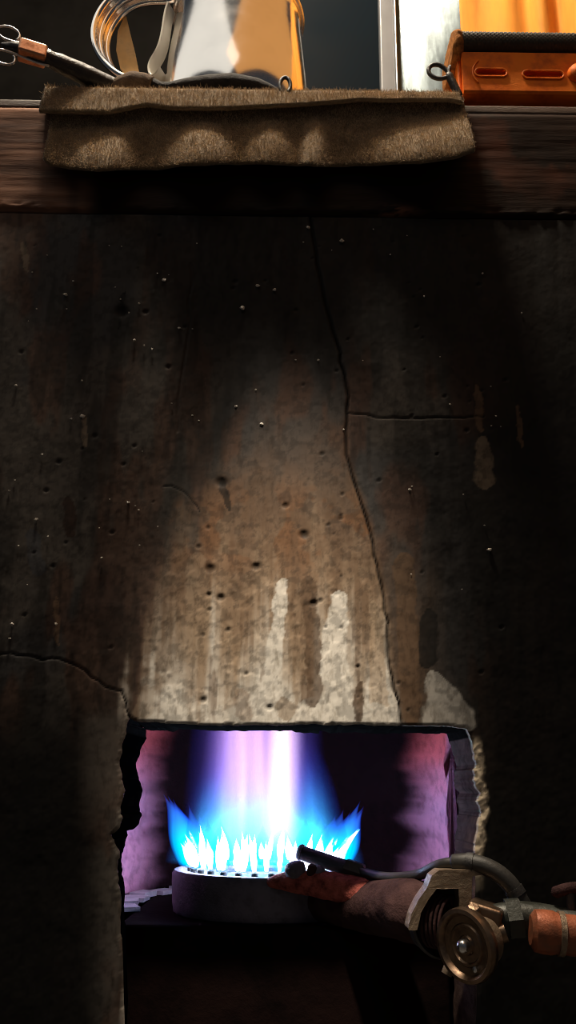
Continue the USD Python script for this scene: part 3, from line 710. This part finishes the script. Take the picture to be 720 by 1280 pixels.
sp_ = sheet(492, 1150, YB, ZT + 0.001, ZTOP); sp_.apply_transform(trimesh.transformations.rotation_matrix(math.radians(-18), [0, 0, 1], [P(492, 60, YB)[0], YB, 0]))
obj('splashback', sp_, PANEL, smooth=30, label='brushed steel panel with a pale glare behind the counter right of the post', cat='panel')
obj('dark_panel', sheet(300, 476, YB + 0.01, ZT + 0.001, ZTOP), PANELD, smooth=30, label='dark blue grey panel behind the steel jug left of the post', cat='panel')
pa, pb = P(475, 60, YB - 0.02)[0], P(494, 60, YB - 0.02)[0]
post = thing('pale_post', 'narrow pale upright post between the dark panel and the steel panel', 'post', ((pa + pb) / 2, YB - 0.01, ZT + 0.001))
obj('face', rbox((pb - pa, 0.02, ZTOP - ZT), 0.003, ((pa + pb) / 2, YB - 0.011, (ZT + ZTOP) / 2)), POST, post, smooth=30)
obj('edge_bead', rbox((0.003, 0.024, ZTOP - ZT), 0.0013, (pb + 0.0012, YB - 0.012, (ZT + ZTOP) / 2)), STEELD, post, smooth=30)
ca, cb = P(586, 30, YB - 0.05)[0], 0.95
cx_ = np.linspace(ca, cb, 200); cz_ = np.linspace(ZT + 0.02, ZTOP, 40)
CX, CZ = np.meshgrid(cx_, cz_, indexing='ij')
cy = YB - 0.045 + 0.010 * np.sin(CX * 75 + 2 * np.sin(CX * 31)) + 0.006 * np.sin(CX * 61 + 1) + 0.004 * np.sin(CZ * 9 + CX * 20)
cm_, _, _ = cloth(cx_, np.stack([cy, CZ], -1), 0.003)
cm_.apply_transform(trimesh.transformations.rotation_matrix(math.radians(-18), [0, 0, 1], [P(492, 60, YB)[0], YB, 0]))
obj('orange_cloth', cm_, CURT, smooth=True, label='orange cloth hanging in soft upright folds behind the orange case', cat='cloth')

# ------------------------------------------------------------------ fire chamber behind the opening
YC, RC = 0.235, 0.178                    # a round clay liner, open at the front
a0 = math.radians(24); la = np.linspace(-math.pi / 2 + math.radians(62), 1.5 * math.pi - math.radians(62), 150)  # angle 0 = right, 90 deg = back
lz = np.linspace(ZH + 0.002, 0.50, 90)
LA, LZ = np.meshgrid(la, lz, indexing='ij')
lrad = RC + 0.002 * (meshkit.fbm(np.stack([LA * 5, LZ * 22, LZ * 0], -1), 3, 91) - 0.5) + 0.0006 * (meshkit.fbm(np.stack([LA * 26, LZ * 150, LZ * 0], -1), 3, 92) - 0.5)
jag = np.minimum(LA - la[0], la[-1] - LA)
Lin = np.stack([lrad * np.cos(LA), YC + lrad * np.sin(LA), LZ], -1)
Lout = Lin.copy(); Lout[..., 0] = (lrad + 0.014) * np.cos(LA); Lout[..., 1] = YC + (lrad + 0.014) * np.sin(LA)
# chipped front edges: the last columns are pulled back unevenly
chipn = 0.05 * (meshkit.fbm(np.stack([LZ[0] * 55, LZ[0] * 0, LZ[0] * 0 + 1.5], -1), 4, 93))
for side_, idx in ((0, slice(0, 6)), (1, slice(-6, None))):
    A2 = LA[idx] + (chipn[None] * (1 if side_ == 0 else -1)) * np.linspace(1, 0, 6)[:: (1 if side_ == 0 else -1)][:, None] * 2.2
    for arr, ex in ((Lin, 0), (Lout, 0.014)):
        arr[idx, :, 0] = (lrad[idx] + ex) * np.cos(A2); arr[idx, :, 1] = YC + (lrad[idx] + ex) * np.sin(A2)
loopm = np.concatenate([Lin, Lout[:, ::-1]], 1)
lm = loft(loopm)
lab = math.pi / 2
soft = noise2(LA / 40, LZ, 60, 94)
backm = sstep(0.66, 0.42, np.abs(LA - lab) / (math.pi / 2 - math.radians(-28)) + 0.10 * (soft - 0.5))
lcol = np.broadcast_to(np.array([0.80, 0.35, 0.52]), LA.shape + (3,)).copy()  # pink flame light painted into the side walls
lcol = mixc(lcol, np.array([0.80, 0.14, 0.13]), sstep(ZH + 0.085, ZH + 0.175, LZ + 0.02 * (soft - 0.5)))  # redder flame light painted in higher up
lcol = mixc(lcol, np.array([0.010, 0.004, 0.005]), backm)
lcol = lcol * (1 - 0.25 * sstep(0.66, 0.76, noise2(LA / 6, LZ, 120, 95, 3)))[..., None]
lc_all = np.concatenate([lcol, np.broadcast_to(np.array([0.05, 0.04, 0.04]), lcol.shape)], 1).reshape(-1, 3)
liner = obj('fire_chamber', lm, LINER, smooth=True, label='round clay fire chamber with red flame light painted on its sides, sooted black behind the flames', cat='fire chamber')
primvar(liner, 'stain_shade', np.vstack([lc_all, lc_all[:1], lc_all[-1:]]))
obj('light_block_slab', plain_box([-0.30, 0.068, 0.502], [0.30, 0.46, 0.52]), HEARTH, label='added unseen slab above the fire chamber that blocks overhead light', cat='slab')  # added out of view to keep overhead light out of the chamber
# pale broken tiles round the foot of the chamber wall, left
rim = thing('rim_ledge', 'ledge of pale broken tiles along the left foot of the fire chamber', 'ledge', (-0.14, 0.16, ZH))
rl = []
for t_ in np.linspace(0, 1, 24):
    a = math.radians(205 - 75 * t_); rl.append((YC, a))
for kk_ in range(6):
    a_s = math.radians(206 - kk_ * 13.0); a_e = math.radians(206 - kk_ * 13.0 - 11.3); aa2 = np.linspace(a_s, a_e, 6)
    ro, ri = RC - 0.006, RC - 0.026 - 0.004 * (kk_ % 3)
    poly = Polygon([(ro * math.cos(a), YC + ro * math.sin(a)) for a in aa2] + [(ri * math.cos(a), YC + ri * math.sin(a)) for a in aa2[::-1]]).buffer(-0.001)
    m = trimesh.creation.extrude_polygon(poly, 0.004 + 0.0015 * (kk_ % 2), engine='earcut'); m.apply_translation([0, 0, ZH + 0.0005]); obj('tile', m, TILE, rim, smooth=20)

# ------------------------------------------------------------------ gas burner
BC = P(331, 1086, 0.185); BR = 0.091; bz = BC[2]; bx, by = BC[0], BC[1]
burner = thing('gas_burner', 'grey cast iron ring burner with a thick mixing tube leading out to the right', 'burner', (bx, by, ZH))
bh = bz - P(331, 1140, 0.10)[2]
zb0 = bz - 0.052
prb = [(0.0, -0.052), (0.070, -0.052), (0.078, -0.050), (0.083, -0.044), (0.085, -0.040), (0.0885, -0.038), (0.0905, -0.030), (0.0915, -0.012), (0.0915, -0.004), (0.0895, -0.0005), (0.084, 0.0), (0.080, -0.0015), (0.050, -0.003), (0.046, -0.006), (0.0, -0.006)]
hb = lathe(prb, 96, (bx, by, bz)); sub = hb
sub.vertices += 0.0016 * (meshkit.fbm(sub.vertices * 120, 3, 97) - 0.5)[:, None] * np.array([1, 1, 0.3])
obj('burner_head', sub, IRONH, burner, smooth=35)
obj('skirt', lathe([(0.0, ZH + 0.001 - bz), (0.082, ZH + 0.001 - bz), (0.084, -0.052), (0.0868, -0.046), (0.0868, -0.036), (0, -0.036)], 72, (bx, by, bz)), IRONB, burner, smooth=35, label='black skirt under the burner head')
NP = 30
for q in range(NP):
    a = 2 * math.pi * q / NP; r0 = 0.074
    obj('burner_port', lathe([(0.0, -0.003), (0.0032, -0.003), (0.0032, 0.001), (0.0028, 0.0016), (0.0022, 0.0016), (0.002, 0.0012), (0, 0.0012)], 12, (bx + r0 * math.cos(a), by + r0 * math.sin(a), bz + 0.0005)), IRONB, burner, smooth=30)
# mixing tube: from the head towards the camera and the right, to the air shutter
mc = np.array([P(372, 1118, 0.135), P(430, 1127, 0.100), P(470, 1134, 0.065), P(515, 1138, 0.022), P(542, 1146, 0.006)])
mp = smooth_path(mc, 40); mu = to_px(mp)[0]
mrad = np.interp(mu, [360, 400, 440, 480, 515, 542], [0.019, 0.0205, 0.021, 0.0225, 0.0245, 0.0225])
mt = tube(mp, mrad, 32).subdivide(); mt.vertices += 0.0014 * (meshkit.fbm(mt.vertices * 130, 3, 98) - 0.5)[:, None]
hs = to_mf(rbox((0.292, 0.36, ZH - 0.001), 0.004, (0, 0.09 + 0.18, (ZH - 0.001) / 2 + 0.0005)))
hs = hs - manifold3d.Manifold.batch_hull([to_mf(trimesh.creation.icosphere(2, r_ + 0.003)).translate(list(map(float, p_ - np.array([0, 0, dz_])))) for p_, r_ in zip(mp[::4], mrad[::4]) for dz_ in (0, -0.08)])
hs = from_mf(hs.refine_to_length(0.012)); hs.vertices += 0.0015 * (meshkit.fbm(hs.vertices * 60, 3, 96) - 0.5)[:, None] * np.array([0, 1, 0])
obj('hearth_block', hs, HEARTH, smooth=30, label='sooty dark red hearth block filling the foot of the opening', cat='hearth')
obj('mixing_tube', mt, IRON, burner, smooth=60)
bp = np.array([P(336, 1103, 0.097), P(380, 1103, 0.0895), P(430, 1111, 0.077), P(480, 1121, 0.052)])
sad = tube(smooth_path(bp, 24), np.interp(np.linspace(0, 1, 24), [0, 0.2, 0.5, 0.8, 1], [0.004, 0.0095, 0.012, 0.012, 0.006]), 20).subdivide(); sad.vertices += 0.002 * (meshkit.fbm(sad.vertices * 150, 3, 99) - 0.5)[:, None]
obj('glow_saddle', sad, IRONG, burner, smooth=60, label='saddle below the pilot with red flame glow painted into its iron')  # lump added to carry the painted red flame glow
for (a, b, r_, Yk) in ((369, 1088, 0.0085, 0.088), (399, 1091, 0.0065, 0.086)):
    c_ = P(a, b, Yk); lump = trimesh.creation.icosphere(3, r_); lump.vertices *= [1.15, 0.9, 0.95]; lump.vertices += 0.003 * (meshkit.fbm(lump.vertices * 160 + 5 + a, 3, 100) - 0.5)[:, None]; lump.apply_translation(c_)
    obj('lug', lump, IRONH, burner, smooth=True)
c_ = P(389, 1092, 0.083); obj('lug_bolt', lathe([(0, -0.014), (0.0042, -0.014), (0.0042, 0.006), (0.003, 0.0075), (0, 0.0075)], 16, c_, (0.15, -0.2, 1)), IRON, burner, smooth=30)

# pilot pipe: thick nozzle over the burner, thin tube out and over the yoke, hose down to the valve
pilot = thing('pilot_pipe', 'black pilot gas pipe reaching over the burner from the hose hump on the right', 'pipe', P(440, 1085, 0.08))
noz = np.array([P(377, 1066, 0.105), P(400, 1074, 0.098), P(440, 1087, 0.082)]); noz = smooth_path(noz, 20)
obj('nozzle', tube(noz, np.r_[0.0058, np.full(18, 0.0066), 0.006], 20), IRONB, pilot, smooth=35)
al = noz[0] - noz[1]; al /= np.linalg.norm(al)
obj('nozzle_tip', tube(np.array([noz[0] - al * 0.001, noz[0] + al * 0.001, noz[0] + al * 0.003]), np.array([0.0074, 0.0076, 0.0066]), 20), IRONH, pilot, smooth=30)
obj('nut', tube(np.array([noz[-1] + al * 0.006, noz[-1], noz[-1] - al * 0.010]), np.array([0.0082, 0.0086, 0.0082]), 6), IRONB, pilot, smooth=15)
pt = smooth_path(np.array([P(446, 1088, 0.079), P(462, 1093, 0.068), P(495, 1097, 0.038), P(525, 1093, 0.018), P(545, 1083, -0.004), P(575, 1079, -0.018)]), 50)
obj('tube', tube(pt, 0.0043, 14), HOSE, pilot, smooth=True)
hp2 = smooth_path(np.array([P(568, 1079, -0.016), P(592, 1079, -0.024), P(617, 1088, -0.029), P(637, 1105, -0.032), P(648, 1122, -0.033), P(655, 1134, -0.033)]), 50)
obj('hose', tube(hp2, 0.0068, 18), HOSE, pilot, smooth=True, label='thick black hose bent over the yoke')
for ci in (10, 40): 
    obj('hose_clamp', tube(hp2[ci - 2:ci + 3], 0.0076, 18), IRONB, pilot, smooth=30)

# yoke: a bent bronze bracket around the air inlet, with the shutter spring
YY = 0.0


def extr(poly_px, Y, thick, holes=None):
    pts = [P(a, b, Y) for a, b in poly_px]; poly = Polygon([(p[0], p[2]) for p in pts])
    if holes: poly = poly.difference(Polygon([(P(a, b, Y)[0], P(a, b, Y)[2]) for a, b in holes]))
    m = trimesh.creation.extrude_polygon(poly.buffer(-0.0012).buffer(0.0012), thick, engine='earcut'); v_ = m.vertices.copy()
    m.vertices = np.stack([v_[:, 0], Y + thick / 2 - v_[:, 2], v_[:, 1]], 1); m.invert() if m.volume < 0 else None; return m


yoke = thing('air_shutter', 'dull bronze yoke and brass shutter wheel at the mouth of the burner tube', 'air shutter', P(560, 1150, -0.03))
yk = extr([(507, 1160), (512, 1140), (521, 1122), (531, 1108), (537, 1093), (546, 1086), (590, 1085), (600, 1088), (600, 1092), (587, 1094), (586, 1125), (585, 1160), (570, 1160), (571, 1125), (570, 1109), (543, 1109), (533, 1122), (524, 1138), (519, 1160)], -0.018, 0.022)
ym = yk.subdivide().subdivide(); ym.vertices += 0.0012 * (meshkit.fbm(ym.vertices * 200, 3, 101) - 0.5)[:, None]
obj('yoke', ym, BRONZE, yoke, smooth=30)
mc_ = P(547, 1150, 0.004)
obj('inlet_bell', lathe([(0.016, -0.03), (0.021, -0.022), (0.026, 0.0), (0.0275, 0.008), (0.026, 0.010), (0.023, 0.004), (0.015, -0.02), (0.0, -0.022)], 40, mc_, (0.35, -0.93, 0)), IRONB, yoke, smooth=40, label='black bell mouth of the air inlet')
th = np.linspace(0, 2 * np.pi * 6, 220); ax_ = np.array([0.8, -0.6, -0.05]); ax_ /= np.linalg.norm(ax_); s1 = np.cross(ax_, [0, 0, 1]); s1 /= np.linalg.norm(s1); s2_ = np.cross(s1, ax_)
sp0 = P(552, 1152, -0.010)
spp = sp0 + np.outer(th / th[-1] * 0.022 - 0.011, ax_) + 0.019 * (np.outer(np.cos(th), s1) + np.outer(np.sin(th), s2_)); obj('spring', tube(spp, 0.0012, 8), IRON, yoke, smooth=True)
# the wheel faces the camera, turned to the left
wc = P(585, 1181, -0.062); wn = np.array([-0.76, -0.63, -0.10]); wn /= np.linalg.norm(wn)
WR = 0.0255
wheel = [(0.0, -0.004), (0.019, -0.004), (0.0245, -0.003), (WR, 0.0), (WR, 0.003), (0.0248, 0.0055), (0.0222, 0.006), (0.0205, 0.0042), (0.0195, 0.0022), (0.0150, 0.0018), (0.0140, 0.0030), (0.0125, 0.0030), (0.0115, 0.0016), (0.007, 0.0016), (0.006, 0.0030), (0.0, 0.0032)]
obj('wheel', lathe(wheel, 64, wc, wn), BRASS, yoke, smooth=30, label='brass shutter wheel with stepped rings')
obj('wheel_screw', lathe([(0, 0), (0.0048, 0), (0.0048, 0.0045), (0.0036, 0.0066), (0.0015, 0.0075), (0, 0.0076)], 24, wc + wn * 0.002, wn), STEELD, yoke, smooth=40)
w1 = np.cross(wn, [0, 0, 1]); w1 /= np.linalg.norm(w1); w2 = np.cross(w1, wn)
obj('wheel_stud', lathe([(0, 0), (0.002, 0), (0.002, 0.003), (0, 0.0034)], 12, wc + w1 * -0.0075 - w2 * 0.0145 + wn * 0.0016, wn), STEELD, yoke, smooth=30)
obj('wheel_boss', lathe([(0, -0.020), (0.014, -0.020), (0.017, -0.016), (0.018, 0.0), (0, 0.0)], 32, wc - wn * 0.003, wn), BRONZE, yoke, smooth=30)
vc = P(606, 1150, -0.040)
Tv = trimesh.transformations.rotation_matrix(math.radians(-18), [0, 0, 1]) @ trimesh.transformations.rotation_matrix(math.radians(14), [0, 1, 0])
obj('valve_block', rbox((0.026, 0.034, 0.024), 0.003, vc, Tv), BRASS, yoke, smooth=30)
obj('block_bolt', lathe([(0, -0.002), (0.0052, -0.002), (0.0052, 0.003), (0.004, 0.0042), (0, 0.0044)], 6, P(592, 1139, -0.058), (-0.1, -0.6, 0.8)), BRASS, yoke, smooth=15)
obj('stub', tube(np.array([P(612, 1170, -0.052), P(632, 1164, -0.054)]), 0.0075, 20), BRASS, yoke, smooth=30)
obj('stem', tube(np.array([P(558, 1218, -0.028), P(566, 1200, -0.028), P(574, 1182, -0.028)]), np.array([0.004, 0.005, 0.005]), 14), BRONZE, yoke, smooth=30)

# supply pipe going off to the right with its orange fitting and lever
pipe = thing('gas_supply_pipe', 'green-black gas supply pipe with a rusty orange fitting leaving the frame at right', 'pipe', P(660, 1150, -0.04))
obj('pipe', tube(smooth_path(np.array([P(618, 1152, -0.040), P(650, 1147, -0.042), P(690, 1152, -0.046), P(760, 1166, -0.055), P(860, 1185, -0.06)]), 40), 0.0115, 24), GREENI, pipe, smooth=30)
obj('collar', tube(np.array([P(634, 1148, -0.041), P(652, 1146, -0.0425)]), 0.0150, 6), GREENI, pipe, smooth=15)
f0, f1 = P(668, 1163, -0.060), P(800, 1180, -0.066); fd = (f1 - f0) / np.linalg.norm(f1 - f0)
obj('fitting', tube(np.array([f0 - fd * 0.003, f0, f0 + fd * 0.006, f0 + fd * 0.012, f0 + fd * 0.016, f1]), np.array([0.010, 0.0142, 0.0150, 0.0150, 0.0138, 0.0138]), 32), ORUST, pipe, smooth=35, label='rusty orange fitting')
obj('fitting_ring', tube(np.array([f0 + fd * 0.0165, f0 + fd * 0.0205]), np.array([0.0152, 0.0152]), 32), BRONZE, pipe, smooth=30)
obj('lever', tube(smooth_path(np.array([P(690, 1118, -0.05), P(705, 1112, -0.05), P(735, 1110, -0.052)]), 12), np.r_[0.0015, np.full(10, 0.0042), 0.004], 10), IRON, pipe, smooth=40)
obj('lever_stem', tube(np.array([P(712, 1113, -0.05), P(715, 1150, -0.05)]), 0.0032, 10), IRONB, pipe, smooth=40)

# ------------------------------------------------------------------ flames
def flame_mat(name, ramp, k, edge, strength, kpow=1.4):
    """A thin glowing shell: bluer and fainter at its rim, fading along 'h' from root to tip."""
    n_ = {'a': ('attribute', {'attribute': 'h'}), 'r': ('rgb_ramp', {'ramp': ramp}), 'o': ('rgb_ramp', {'ramp': [(p, (o, o, o)) for p, o in k]}),
          'lw': ('layer_weight', {'blend': 0.5}), 'iv': ('math', {'math_type': 'subtract', 'value1': 1.0}), 'pw': ('math', {'math_type': 'power', 'value2': kpow}),
          'mu': ('math', {'math_type': 'multiply'}), 'mx': ('mix', {'mix_type': 'mix', 'color1': edge}), 'e': ('emission', {'strength': strength}), 't': ('transparent_bsdf', {'color': (1, 1, 1)}), 'm': ('mix_closure', {}),
          'bw': ('rgb_to_bw', {})}
    l_ = [('a.fac', 'r.fac'), ('a.fac', 'o.fac'), ('lw.facing', 'iv.value2'), ('iv.value', 'pw.value1'), ('o.color', 'bw.color'), ('bw.val', 'mu.value1'), ('pw.value', 'mu.value2'),
          ('pw.value', 'mx.fac'), ('r.color', 'mx.color2'), ('mx.color', 'e.color'), ('mu.value', 'm.fac'), ('t.BSDF', 'm.closure1'), ('e.emission', 'm.closure2')]
    return usdkit.material(stage, '/World/Looks/' + name, n_, l_, surface='m.closure')


OUTER = flame_mat('flame_blue', [(0, (0.0, 0.95, 1.0)), (0.35, (0.0, 0.82, 1.0)), (0.65, (0.03, 0.30, 1.0)), (1, (0.05, 0.05, 0.9))], [(0, 0.5), (0.3, 0.55), (0.7, 0.30), (1, 0.0)], (0.0, 0.02, 0.9), 1.6)
INNER = flame_mat('flame_white', [(0, (0.70, 0.85, 1.0)), (0.3, (1.0, 0.74, 0.84)), (0.7, (0.8, 0.8, 1.0)), (1, (0.1, 0.6, 1.0))], [(0, 0.6), (0.2, 0.95), (0.7, 0.75), (1, 0.0)], (0.03, 0.30, 1.0), 62.0)


flame = thing('gas_flame', 'blue and violet gas flames with white roots burning on the ring burner', 'flame', (bx, by, bz + 0.003))


def tongue(name, base, lean, L, r, mat, seed, wind=0.0):
    """A leaning tear-shaped tongue; h runs from 0 at the root to 1 at the tip."""
    n_ = 18; t = np.linspace(0, 1, n_); rad = r * np.clip(np.sin(np.pi * np.clip(t * 0.82 + 0.16, 0, 1)) ** 0.9, 0.02, 1) * (1 - t ** 3)
    lean = np.asarray(lean, float); path = base + L * (t[:, None] * np.array([0, 0, 1.0]) + (t ** 1.6)[:, None] * np.r_[lean, 0])
    m = tube(path, np.maximum(rad, r * 0.02), 14); h = np.r_[np.repeat(t, 14), 0, 1]
    p = obj(name, m, mat, flame, smooth=True); primvar(p, 'h', h)


fr_ = np.random.default_rng(3)
NT = 26
for q in range(NT):
    a = 2 * math.pi * (q + 0.5) / NT + fr_.uniform(-0.05, 0.05); ca, sa = math.cos(a), math.sin(a)
    b = np.array([bx + 0.078 * ca, by + 0.078 * sa, bz + 0.003])
    side = abs(ca)
    L = 0.040 + 0.020 * side ** 3 + fr_.uniform(-0.006, 0.010); ln_ = (0.10 + 0.30 * side ** 4)
    tongue('outer_tongue', b, (ln_ * ca, ln_ * sa * 0.6), L, 0.0125 + fr_.uniform(-0.002, 0.003), OUTER, q)
for q in range(46):
    a = 2 * math.pi * q / 46 + fr_.uniform(-0.06, 0.06); ca, sa = math.cos(a), math.sin(a); side = abs(ca)
    b = np.array([bx + 0.074 * ca, by + 0.074 * sa, bz + 0.0035])
    tongue('inner_tongue', b, ((0.15 + 0.35 * side ** 3) * ca + fr_.uniform(-0.2, 0.2), 0.1 * sa), fr_.uniform(0.012, 0.036), fr_.uniform(0.0026, 0.0050), INNER, q)

# the body of the flame: glowing volumes, each an upright spindle in its own axes, leaning a little
def wisp_mat(name, ax, ay, b, zc, ramp, edge, strength, stretch=(55.0, 55.0, 4.0), lo=0.45):
    n_ = {'tc': ('texture_coordinate', {}), 'mg': ('mapping', {'location': (0, 0, -zc / b), 'scale': (1 / ax, 1 / ay, 1 / b)}), 'g': ('gradient_texture', {'gradient_type': 'spherical'}),
          'gd': ('rgb_ramp', {'ramp': [(0, (0, 0, 0)), (0.2, (0.07,) * 3), (0.45, (0.38,) * 3), (0.75, (1, 1, 1)), (1, (1, 1, 1))]}), 'gb': ('rgb_to_bw', {}),
          'mn': ('mapping', {'scale': stretch}), 'nz': ('noise_texture', {'scale': 1.0, 'detail': 2.0, 'distortion': 0.3}), 'nr': ('map_range', {'from_min': 0.36, 'from_max': 0.66, 'to_min': lo, 'to_max': 1.4, 'clamp': True}),
          'm1': ('math', {'math_type': 'multiply'}), 'sx': ('separate_xyz', {}), 'hz': ('math', {'math_type': 'multiply', 'value2': 1 / 0.17}), 'hr': ('rgb_ramp', {'ramp': ramp}),
          'm3': ('math', {'math_type': 'multiply', 'value2': strength}), 'ef': ('math', {'math_type': 'multiply', 'value2': 2.2, 'use_clamp': True}),
          'be': ('mix_color', {'blend_type': 'mix', 'a': edge}), 'v': ('principled_volume', {'density': 0.0, 'color': (0, 0, 0)})}
    l_ = [('tc.object', 'mg.vector'), ('mg.vector', 'g.vector'), ('g.fac', 'gd.fac'), ('gd.color', 'gb.color'), ('tc.object', 'mn.vector'), ('mn.vector', 'nz.vector'), ('nz.fac', 'nr.value'), ('gb.val', 'm1.value1'), ('nr.result', 'm1.value2'),
          ('m1.value', 'm3.value1'), ('m3.value', 'v.emission_strength'), ('tc.object', 'sx.vector'), ('sx.z', 'hz.value1'), ('hz.value', 'hr.fac'), ('g.fac', 'ef.value1'), ('ef.value', 'be.fac'), ('hr.color', 'be.b'), ('be.color' if False else 'be.result', 'v.emission_color')]
    return usdkit.material(stage, '/World/Looks/' + name, n_, l_, volume='v.volume')


def wisp(name, mname, dx, lean, ax, ay, b, zc, ramp, edge, strength, label, top=0.275, **kw):
    zz = np.linspace(0.001, min(top, zc + b * 0.999), 24); w_ = np.sqrt(np.clip(1 - ((zz - zc) / b) ** 2, 0.0004, 1)) * 1.01
    a = np.linspace(0, 2 * np.pi, 36, endpoint=False)
    m = loft([np.stack([ax * q * np.cos(a), ay * q * np.sin(a), np.full(36, z_)], 1) for z_, q in zip(zz, w_)])
    p = usdkit.mesh(stage, numbered(str(flame.GetPath()) + '/' + name), m, wisp_mat(mname, ax, ay, b, zc, ramp, edge, strength, **kw), smooth=True)
    p.AddTranslateOp().Set(Gf.Vec3d(dx, 0, 0.002)); p.AddRotateYOp().Set(lean); tag(p.GetPrim(), label)


VIO = [(0, (0.02, 0.70, 1.0)), (0.25, (0.16, 0.40, 1.0)), (0.5, (0.42, 0.28, 1.0)), (0.8, (0.58, 0.30, 0.95)), (1, (0.62, 0.30, 0.88))]
BLU = [(0, (0.06, 0.70, 1.0)), (0.3, (0.05, 0.40, 1.0)), (0.7, (0.08, 0.18, 1.0)), (1, (0.10, 0.10, 0.95))]
PNK = [(0, (0.25, 0.85, 1.0)), (0.25, (0.8, 0.75, 1.0)), (0.5, (1.0, 0.72, 0.86)), (1, (1.0, 0.62, 0.80))]
LIL = [(0, (0.05, 0.75, 1.0)), (0.4, (0.60, 0.42, 1.0)), (1, (0.80, 0.45, 0.92))]
wisp('column', 'flame_column', -0.010, -0.6, 0.076, 0.056, 0.34, 0.0, VIO, (0.05, 0.06, 1.0), 27.0, 'violet body of the flame')
wisp('streak', 'flame_streak', 0.014, 0.6, 0.027, 0.026, 0.42, 0.02, PNK, (0.45, 0.30, 1.0), 62.0, 'pinkish white streak in the flame', lo=0.7)
wisp('wisp', 'flame_lilac', -0.026, -2.0, 0.034, 0.030, 0.40, 0.03, LIL, (0.20, 0.12, 1.0), 42.0, 'lilac streak left in the flame')
wisp('wisp', 'flame_lilac_thin', -0.004, -3.0, 0.016, 0.018, 0.36, 0.02, LIL, (0.20, 0.15, 1.0), 40.0, None)
wisp('wisp', 'flame_side', 0.050, -7.0, 0.036, 0.040, 0.13, 0.0, BLU, (0.02, 0.05, 1.0), 42.0, None)
wisp('wisp', 'flame_side_low', -0.055, 6.0, 0.036, 0.040, 0.12, 0.0, BLU, (0.02, 0.05, 1.0), 42.0, None)
wisp('bowl', 'flame_bowl', 0.0, 0.0, 0.100, 0.085, 0.065, 0.0, [(0, (0.0, 1.0, 0.85)), (0.25, (0.0, 0.75, 0.95)), (0.5, (0.02, 0.35, 1.0))], (0.02, 0.14, 1.0), 100.0, 'wide blue flame over the ports', stretch=(70.0, 70.0, 9.0))

# ------------------------------------------------------------------ loose flakes of plaster with glints painted into their pale colour
fl_ = []
spots = [(82, 368, 4.0), (205, 350, 2.6), (303, 385, 3.6), (322, 357, 2.4), (343, 362, 2.6), (385, 284, 3.2), (427, 301, 3.0), (20, 482, 2.6), (103, 520, 3.0), (327, 530, 2.4), (398, 190 + 260, 2), (612, 687, 2.6), (652, 391, 1.6), (160, 628, 2.4), (45, 649, 2.4), (295, 508, 1.8), (168, 425, 2.4), (180, 432, 2.0), (190, 436, 1.8), (224, 410, 1.8), (285, 550, 2), (330, 553, 1.5), (512, 612, 2.2), (620, 520, 1.6), (70, 780, 2), (15, 780, 2), (12, 798, 1.6)]
spots += [(fr_.uniform(5, 640), fr_.uniform(285, 760), fr_.uniform(0.7, 1.6)) for _ in range(70)]
for (a, b, s) in spots:
    if 200 < a < 480 and b > 545: continue
    c_ = P(a, b, -0.0012); s *= 0.00058; f_ = trimesh.creation.icosphere(1, 1.0); f_.vertices *= np.array([s * fr_.uniform(0.8, 1.5), s * 0.7, s * fr_.uniform(0.6, 1.1)])
    f_.vertices += fr_.normal(0, s * 0.18, f_.vertices.shape); f_.apply_translation(c_); fl_.append(f_)
obj('plaster_flakes', trimesh.util.concatenate(fl_), FLAKE, wall, smooth=False, kind='stuff', label='small pale flakes standing proud of the sooty plaster')
